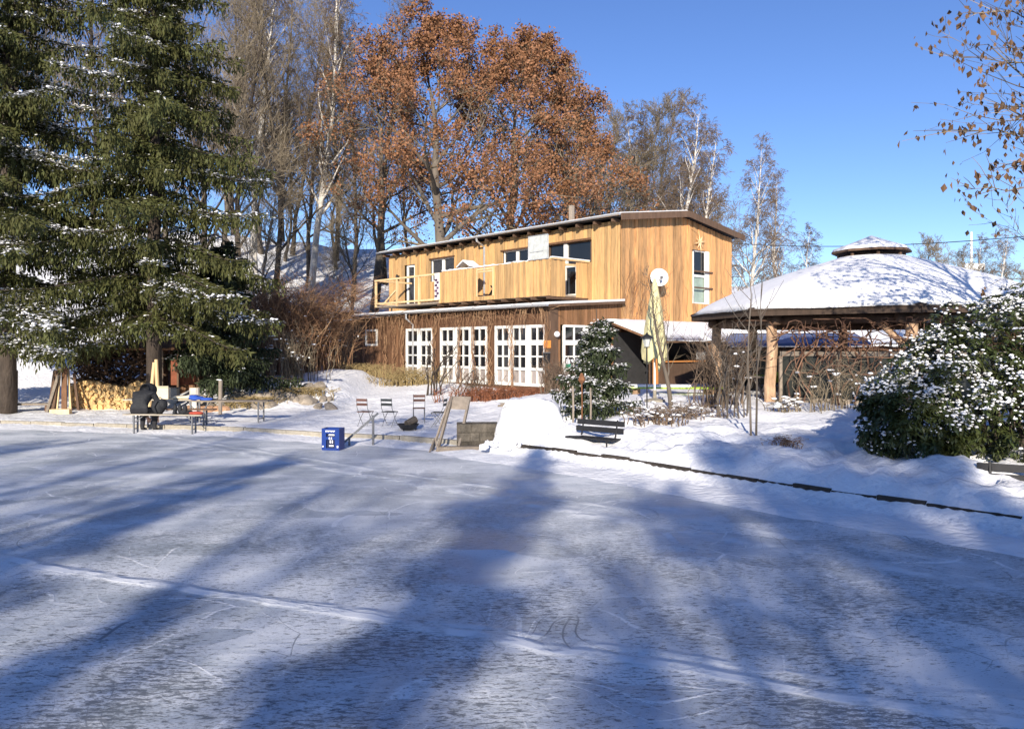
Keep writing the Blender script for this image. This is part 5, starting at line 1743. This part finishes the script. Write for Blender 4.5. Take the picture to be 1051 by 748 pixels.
# seated person, seen from behind, bent forward over the feet
def make_person():
    V, E, Rr = [], [], []
    def v(p, r):
        V.append(Vector(p)); Rr.append(r); return len(V) - 1
    def chain(i, pts):
        for p, r in pts:
            j = v(p, r); E.append((i, j)); i = j
        return i
    pel = v((0, 0, .56), .165)
    s1 = chain(pel, [((0, .07, .70), .165), ((0, .17, .85), .19)])
    ch_ = chain(s1, [((0, .26, .96), .18)])
    nk = chain(ch_, [((0, .36, 1.01), .07), ((0, .43, 1.04), .085), ((0, .50, 1.04), .105), ((0, .57, 1.0), .085)])
    for s_ in (-1, 1):
        sh = chain(ch_, [((s_ * .20, .27, .94), .085), ((s_ * .27, .34, .74), .062), ((s_ * .22, .52, .52), .048), ((s_ * .13, .62, .36), .036)])
        pa = chain(sh, [((s_ * .10, .65, .29), .036)])
        for f in range(4):
            l = (.062, .07, .066, .052)[f]
            b = Vector((s_ * (.10 - .022 * (f - 1.5)), .665, .255))
            chain(pa, [(b, .011), (b + Vector((0, .015, -l * .55)), .009), (b + Vector((-s_ * .012, .0, -l)), .008)])
        chain(pa, [((s_ * .055, .66, .29), .012), ((s_ * .035, .665, .26), .01)])
        hip = chain(pel, [((s_ * .11, .06, .54), .12), ((s_ * .14, .46, .53), .083), ((s_ * .14, .47, .28), .062), ((s_ * .14, .44, .10), .05)])
        chain(hip, [((s_ * .14, .46, .06), .05), ((s_ * .15, .60, .045), .038), ((s_ * .15, .66, .04), .03)])
    me = bpy.data.meshes.new('body')
    me.from_pydata([tuple(p) for p in V], E, [])
    o = bpy.data.objects.new('body', me); COL.objects.link(o)
    sm = o.modifiers.new('s', 'SKIN'); sm.use_smooth_shade = True
    for i, d in enumerate(me.skin_vertices[0].data):
        d.radius = (Rr[i], Rr[i] * (.95 if i else 1)); d.use_root = (i == 0)
    su = o.modifiers.new('u', 'SUBSURF'); su.levels = 2; su.render_levels = 2
    dg = bpy.context.evaluated_depsgraph_get()
    new = bpy.data.meshes.new_from_object(o.evaluated_get(dg))
    bpy.data.objects.remove(o)
    new.name = 'body'
    for mt in (JACKET, TROUSER, SKIN, IRON): new.materials.append(mt) if True else None
    while len(new.materials) > 4: new.materials.pop(index=0)
    for p in new.polygons:
        c_ = p.center
        k = 0
        if c_.z < .62 and (c_.z < .62 and abs(c_.x) < .24 and c_.y < .56 and not (c_.z > .45 and abs(c_.x) > .2)): k = 1
        if c_.z < .12: k = 3
        if c_.y > .60 and .18 < c_.z < .36: k = 2
        if c_.y > .45 and c_.z > .9 and abs(c_.x) < .11: k = 2
        p.material_index = k; p.use_smooth = True
    a = new.attributes.new('rnd', 'FLOAT', 'FACE'); a.data.foreach_set('value', np.full(len(new.polygons), .5, np.float32))
    root = empty('person', (0, 0, 0), 0, 'person in a dark hooded jacket sitting bent forward on the front bench', 'person')
    b = bpy.data.objects.new('body', new); COL.objects.link(b); b.parent = root
    vs, fs = [], []
    n = 14
    # hood open to the front
    for j, (t, rr) in enumerate(((-.20, .10), (-.16, .135), (-.06, .155), (.04, .16), (.11, .145), (.13, .13), (.10, .12))):
        for k in range(n):
            a_ = 2 * math.pi * k / n
            vs.append((rr * math.cos(a_), .46 + t + .03 * math.sin(a_), 1.03 + rr * 1.05 * math.sin(a_) - t * .15))
    for j in range(6):
        for k in range(n): fs.append((j * n + k, j * n + (k + 1) % n, (j + 1) * n + (k + 1) % n, (j + 1) * n + k))
    fs.append(tuple(range(n)))
    mk('hood', vs, fs, JACKET, root, smooth=True)
    fv = [((.035, .655, 1.02), (.012, .008, .008), 0), ((-.035, .655, 1.02), (.012, .008, .008), 0)]
    V2, F2 = blobs(fv, 2, 0); mk('eyes', V2, F2, IRON, root)
    V2, F2 = blobs([((0, .67, .985), (.014, .022, .02), 0)], 2, 0); mk('nose', V2, F2, SKIN, root, smooth=True)
    return root
pe = make_person()
pe.location = bb.matrix_basis @ Vector((-.70, -.02, -.02)); pe.rotation_euler[2] = R(-4); pe.scale = (1.18, 1.05, 1.06)

# ------------------------------------------------------------------ firewood and lumber under the spruces
random.seed(19)
def firewood_mesh(k):
    m = MB()
    r = .085 * random.uniform(.8, 1.2); a = random.choice([1.6, 2.2, 3.0])
    n = 5
    prof = [(0, 0)] + [(r * 1.3 * math.cos(a * t / (n - 1)), r * 1.3 * math.sin(a * t / (n - 1))) for t in range(n)]
    cx_ = sum(q[0] for q in prof) / len(prof); cz_ = sum(q[1] for q in prof) / len(prof)
    vs = [(q[0] - cx_, -.17, q[1] - cz_) for q in prof] + [(q[0] - cx_, .17, q[1] - cz_) for q in prof]
    N0 = len(prof)
    fs = [tuple(range(N0)), tuple(reversed(range(N0, 2 * N0)))] + [((i + 1) % N0, i, N0 + i, N0 + (i + 1) % N0) for i in range(N0)]
    m.add(vs, fs, k / 7)
    o = m.build('firewood_log', CUTW)
    return tag(o, 'pale split log in the firewood stack under the spruces', 'firewood log', 'split logs in the firewood stack')
fw = [firewood_mesh(k) for k in range(8)]
usedfw = 0
DW = 26.0
x0w, x1w = (76 - CX) / F * DW, (150 - CX) / F * DW
zb_ = gz((x0w + x1w) / 2, DW - .2)
cnt = 0
row = 0
while row < 11:
    x = x0w + random.uniform(0, .06)
    while x < x1w:
        u = (x - x0w) / (x1w - x0w)
        htop = .78 + .12 * math.sin(u * 7) + .10 * u
        z_ = zb_ + .0 + .085 * row
        if z_ - zb_ < htop:
            src = fw[cnt % 8] if cnt < 8 else fw[random.randrange(8)].copy()
            if cnt >= 8: COL.objects.link(src)
            src.location = (x, DW + random.uniform(-.05, .05) - .02 * row * 0, z_)
            src.rotation_euler = (random.gauss(0, .08), random.uniform(0, 6.28), random.gauss(0, .15))
            cnt += 1
        x += random.uniform(.085, .125)
    row += 1
# brushwood heap above and behind
random.seed(29)
m = MB()
for i in range(900):
    c_ = Vector((random.uniform(-1.3, 1.3), random.uniform(-.2, .5), random.uniform(.1, 1.95)))
    d = Vector((random.gauss(0, .6), random.gauss(0, .8), random.gauss(0, .45))).normalized() * random.uniform(.15, .4)
    m.tube([c_ - d, c_ + d], random.uniform(.012, .035), 4)
o = m.build('brushwood', M('dark_brushwood', (.09, .055, .035), .9, .4, 4, rndvar=.5))
tag(o, 'dark heap of brushwood stacked behind the pale firewood', 'brushwood', kind='stuff')
x = (115 - CX) / F * 26.8; o.location = (x, 26.9, gz(x, 26.9))
# open shed on posts with the wood
x = (190 - CX) / F * 27.5
o = empty('wood_shed', (x, 27.6, gz(x, 27.6)), R(-3), 'dark open wood shed on posts under the spruce', 'shed')
for px_ in (-1.25, -.55, .05, .75, 1.15):
    m = MB(); m.tube([(px_, -.7, -.2), (px_ + .02, -.7, 1.55)], .055, 7); m.build('post', WOODGREY if px_ in (-.55, 1.15) else WOODB, o)
m = MB(); m.hexa([(-1.9, -1.0, 1.5), (1.9, -1.0, 1.5), (1.9, 1.2, 1.95), (-1.9, 1.2, 1.95), (-1.9, -1.0, 1.58), (1.9, -1.0, 1.58), (1.9, 1.2, 2.03), (-1.9, 1.2, 2.03)]); m.build('roof', WOODD, o)
m = MB(); planks_y(m, 1.0, -1.8, 1.8, -.1, 1.7, [], .18); m.build('wall', WOODD, o)
m = MB(); m.box(-.25, .62, -.62, -.6, .3, 1.2, .9); m.build('panel', M('rust_red_boards', (.16, .05, .025), .8, .3, 3), o)
x = (178.5 - CX) / F * 26.4
o = empty('grey_bin', (x, 26.4, gz(x, 26.4)), 0, 'grey box standing in front of the dark wood shed', 'box')
m = MB(); m.box(-.14, .14, -.12, .12, 0, .5); m.build('body', GREY, o)
m = MB(); m.box(-.155, .155, -.135, .135, .502, .54); m.build('lid', STEEL, o)
x = (183.5 - CX) / F * 26.7
o = empty('wicker_basket', (x, 26.75, gz(x, 26.7) + 1.02), 0, 'brown basket hanging at the front of the wood shed', 'basket')
m = MB(); m.lathe([(.12, -.05), (.19, .02), (.2, .16), (.18, .155), (.11, 0)], 14); m.build('bowl', M('wicker', (.2, .11, .07), .8, .3, 20), o)
m = MB(); m.tube([(.19 * math.cos(t), 0, .16 + .2 * math.sin(t)) for t in [math.pi * k / 8 for k in range(9)]], .012, 5); m.build('handle', WOODB, o)
for (px, py, D, w_, h_, lb) in ((200, 415, 25.4, .30, .50, 'pale upright log block left of the long table'),):
    x = (px - CX) / F * D
    o = empty('chopping_block', (x, D, gz(x, D)), 0, lb, 'log')
    m = MB(); m.lathe([(.17, -.05), (.16, .3), (.165, .72)], 12); m.build('bark', BIRCH, o)
    m = MB(); m.lathe([(.15, .722), (.14, .73)], 12); m.build('cut_face', CUTW, o)
random.seed(6)
x, y = tp(212, 25.3)
V, Fc = blobs([((random.uniform(-.55, .55), random.uniform(-.2, .2), random.uniform(.05, .22)), (random.uniform(.1, .2), .12, .1), random.uniform(0, 3)) for k in range(9)], 3, .12)
for k in range(6):
    V, Fc = blobs([((0, 0, .1), (random.uniform(.13, .22), .13, .12), random.uniform(0, 3))], k + 3, .15)
    q = mk('field_stone', V, Fc, M('terracotta_stone', (.38, .22, .13), .9, .3, 6) if k == 0 else bpy.data.materials['terracotta_stone'], None, smooth=False, loc=(x - .55 + .22 * k, y + random.uniform(-.1, .1), gz(x, y) - .02))
    tag(q, 'reddish stone in the low row behind the long table', 'stone', 'reddish stones behind the table')
# planks leaning on the spruce trunk
LP = [(47, 0, 60, 385, 'thin plank leaning at the far left of the lumber'), (52, 0, 58, 380, 'dark wide plank in the lumber leaning under the spruce'), (57, 0, 61, 378, 'pale narrow plank in the middle of the leaning lumber'),
      (66, 0, 66, 376, 'brown upright board in the leaning lumber'), (73, 0, 70, 379, 'light thin lath right of the brown upright board'), (81, 0, 76, 384, 'dark slat leaning next to the firewood stack')]
for k, (pb, _, pt_, yt, lb) in enumerate(LP):
    D = 24.6 + .1 * k
    xb, xt = (pb - CX) / F * D, (pt_ - CX) / F * (D + .5)
    zb0 = gz(xb, D) ; ztt = CAMH - (yt - HY) / F * (D + .5)
    o = empty('leaning_plank', (xb, D, zb0), 0, lb, 'plank')
    m = MB(); m.beam((0, 0, -.1), (xt - xb, .5, ztt - zb0), (.09, .2, .12, .17, .06, .08)[k], .04, up=(0, 1, 0)); m.build('board', (WOODGREY, WOODB, WOODF, WOODD, WOODF, WOODB)[k], o)
for k, (pb, pt_, yt, lb) in enumerate(((151, 156, 372, 'pale split pole leaning against the trunk right of the firewood'), (161, 158, 369, 'second pale pole at the trunk between firewood and grey box'))):
    D = 24.5; xb, xt = (pb - CX) / F * D, (pt_ - CX) / F * D
    o = empty('leaning_pole', (xb, D, gz(xb, D)), 0, lb, 'pole')
    m = MB(); m.tube([(0, 0, -.1), ((xt - xb) * .5 + .03, .08, .7), (xt - xb, .15, CAMH - (yt - HY) / F * D - gz(xb, D))], [.075, .06, .05], 7); m.build('wood', WOODF, o)
x, y = tp(62, 24.4)
o = empty('timber_offcut', (x, y, gz(x, y)), R(6), 'squat orange timber block in front of the leaning planks', 'timber')
m = MB(); m.box(-.28, .3, -.1, .1, -.05, .13); m.build('block', WOODF, o)
x, y = tp(25, 24.9)
o = empty('low_bench', (x, y, gz(x, y)), R(2), 'low plank bench between the left spruce and the leaning planks', 'bench')
m = MB(); m.box(-.95, .95, -.15, .15, .20, .26); m.build('seat', WOODGREY, o)
for xx in (-.8, .7):
    m = MB(); m.box(xx, xx + .12, -.12, .12, -.1, .2); m.build('leg', WOODB, o)
for (px, D, h_, lb) in ((226, 23.9, 1.05, 'weathered wooden post behind the right half of the long table'), (17, 25.2, 1.3, 'thin pale pole near the left edge under the spruce')):
    x = (px - CX) / F * D
    o = empty('wooden_post', (x, D, gz(x, D)), 0, lb, 'post')
    m = MB(); m.tube([(0, 0, -.2), (.01, 0, h_)], .06 if px > 100 else .035, 8); m.build('shaft', WOODGREY, o)
    m = MB(); m.lathe([(.062 if px > 100 else .037, h_), (.03, h_ + .03)], 8); m.build('cap', SNOW, o)
# stony bank left of the house with dry tufts
random.seed(15)
V, Fc = blobs([((0, 0, 0), (.26, .2, .17), 0)], 31, .22)
st0 = mk('field_stone', V, Fc, STONE, None)
SL = 'rough stone half covered by snow on the low garden bank'
for k in range(34):
    o = st0 if k == 0 else st0.copy()
    if k: COL.objects.link(o)
    px = random.uniform(205, 345); D = random.uniform(25.6, 28.5)
    x = (px - CX) / F * D
    s_ = random.uniform(.5, 1.3)
    o.location = (x, D, gz(x, D) + .02 * s_); o.scale = (s_, s_, s_); o.rotation_euler = (random.gauss(0, .3), random.gauss(0, .3), random.uniform(0, 6))
    tag(o, SL, 'stone', 'stones on the garden bank')
for k, (px, D, lb) in enumerate(((270, 26.5, 'flattened dry grass on the stony bank right of the stone lantern'), (312, 27.0, 'dry grass patch at the right end of the stony bank'), (245, 26.0, 'straw tuft below the dark garden platform'))):
    x, y = tp(px, D); thicket('ornamental_grass', x, y, 1.6, .7, .35, 160, GRASSD, lb, 'grass tuft', 1.1, 1, 50 + k, r=.010, kids=.4)
x, y = tp(266, 28.6); zg = gz(x, y)
o = empty('stone_lantern', (x, y, zg), .3, 'stone garden lantern with a snow cap before the thicket', 'lantern')
zt = CAMH - (368 - HY) / F * y - zg
m = MB(); m.lathe([(.14, -.1), (.11, zt - .5)], 8); m.build('shaft', STONE, o)
m = MB(); m.box(-.15, .15, -.15, .15, zt - .5, zt - .22); m.build('light_box', STONE, o)
m = MB(); m.lathe([(.34, zt - .22), (.3, zt - .16), (.08, zt - .02)], 4); m.build('cap', STONE, o)
m = MB(); m.lathe([(.31, zt - .155), (.24, zt - .08), (.07, zt + .04)], 8); m.build('snow', SNOW, o, True)
x, y = tp(246, 28.2)
o = empty('garden_platform', (x, y, gz(x, y)), R(-2), 'dark low wooden platform under the young spruce', 'platform')
m = MB()
for k in range(6): m.box(-.75, .75, -.5 + .17 * k, -.34 + .17 * k, .28, .34)
m.build('deck', WOODGREY, o)
m = MB(); m.box(-.72, -.62, -.45, .45, -.2, .279); m.box(.62, .72, -.45, .45, -.2, .279); m.build('bearer', WOODB, o)

# dark mesh tarp on the slope at the far left
x, y = tp(28, 28.0)

# ------------------------------------------------------------------ cable, mast
m = MB()
A, B = hp(.3, 9.5, 6.85), Vector((9.2, 11.2, 3.9)) 
A = hp(.25, DEP1 - .1, 6.9); B = at(1120, 236, 22)
P = []
for k in range(25):
    t = k / 24; q = A.lerp(B, t); q.z -= 1.0 * 4 * t * (1 - t) * .28; P.append(q)
m.tube(P, .014, 5)
tag(m.build('overhead_cable', IRON), 'thin black cable running from the house over the pavilion', 'cable')
x, y = tp(997, 140)
o = empty('transmission_mast', (x, y, .7), 0, 'distant white mast with a cross arm above the far trees', 'mast')
zt = CAMH + (357 - 238) / F * 140
m = MB(); m.tube([(0, 0, 0), (0, 0, zt - .7)], [.45, .15], 8); m.build('mast', WHITE, o)
za = CAMH + (357 - 274) / F * 140 - .7
m = MB(); m.box(-1.3, 2.2, -.4, .4, za - .6, za + .6); m.tube([(-.8, 0, za), (-.9, 0, za - 3)], .2, 6); m.build('antenna_arm', WHITE, o)

# ------------------------------------------------------------------ light, sky, camera
EL, AZ = R(20.0), R(7.0)             # sun behind the viewer: the light travels towards azimuth AZ right of +y
sun = bpy.data.lights.new('sun', 'SUN'); sun.energy = 5.0; sun.angle = R(.53); sun.color = (1.0, .90, .76)
so = bpy.data.objects.new('sun', sun); COL.objects.link(so)
d = Vector((math.sin(AZ) * math.cos(EL), math.cos(AZ) * math.cos(EL), -math.sin(EL)))
so.rotation_euler = d.to_track_quat('-Z', 'Y').to_euler()
w = bpy.data.worlds.new('World'); scene.world = w; w.use_nodes = True
nt = w.node_tree
bg = nt.nodes['Background']
sky = nt.nodes.new('ShaderNodeTexSky'); sky.sky_type = 'NISHITA'; sky.sun_disc = False
sky.sun_elevation = EL; sky.sun_rotation = math.atan2(-d.x, -d.y)
sky.altitude = 1400; sky.air_density = 1.0; sky.dust_density = .0; sky.ozone_density = 3.5
hsv = nt.nodes.new('ShaderNodeHueSaturation'); hsv.inputs['Saturation'].default_value = 1.1; hsv.inputs['Hue'].default_value = .513
nt.links.new(sky.outputs[0], hsv.inputs['Color']); nt.links.new(hsv.outputs[0], bg.inputs[0]); bg.inputs[1].default_value = .122

cam = bpy.data.cameras.new('camera'); co = bpy.data.objects.new('camera', cam); COL.objects.link(co)
co.location = (0, 0, CAMH); co.rotation_euler = (R(90), 0, 0)
cam.sensor_fit = 'HORIZONTAL'; cam.sensor_width = 36; cam.lens = F / 1051 * 36
cam.shift_y = -(374 - HY) / 1051
cam.clip_start = .1; cam.clip_end = 3000
scene.camera = co
vs_ = scene.view_settings
scene.display_settings.display_device = 'sRGB'
vs_.view_transform = 'Standard'; vs_.look = 'None'; vs_.exposure = .53; vs_.gamma = 1
try: vs_.use_curve_mapping = False
except Exception: pass
scene.cycles.max_bounces = 6
scene.cycles.use_denoising = True
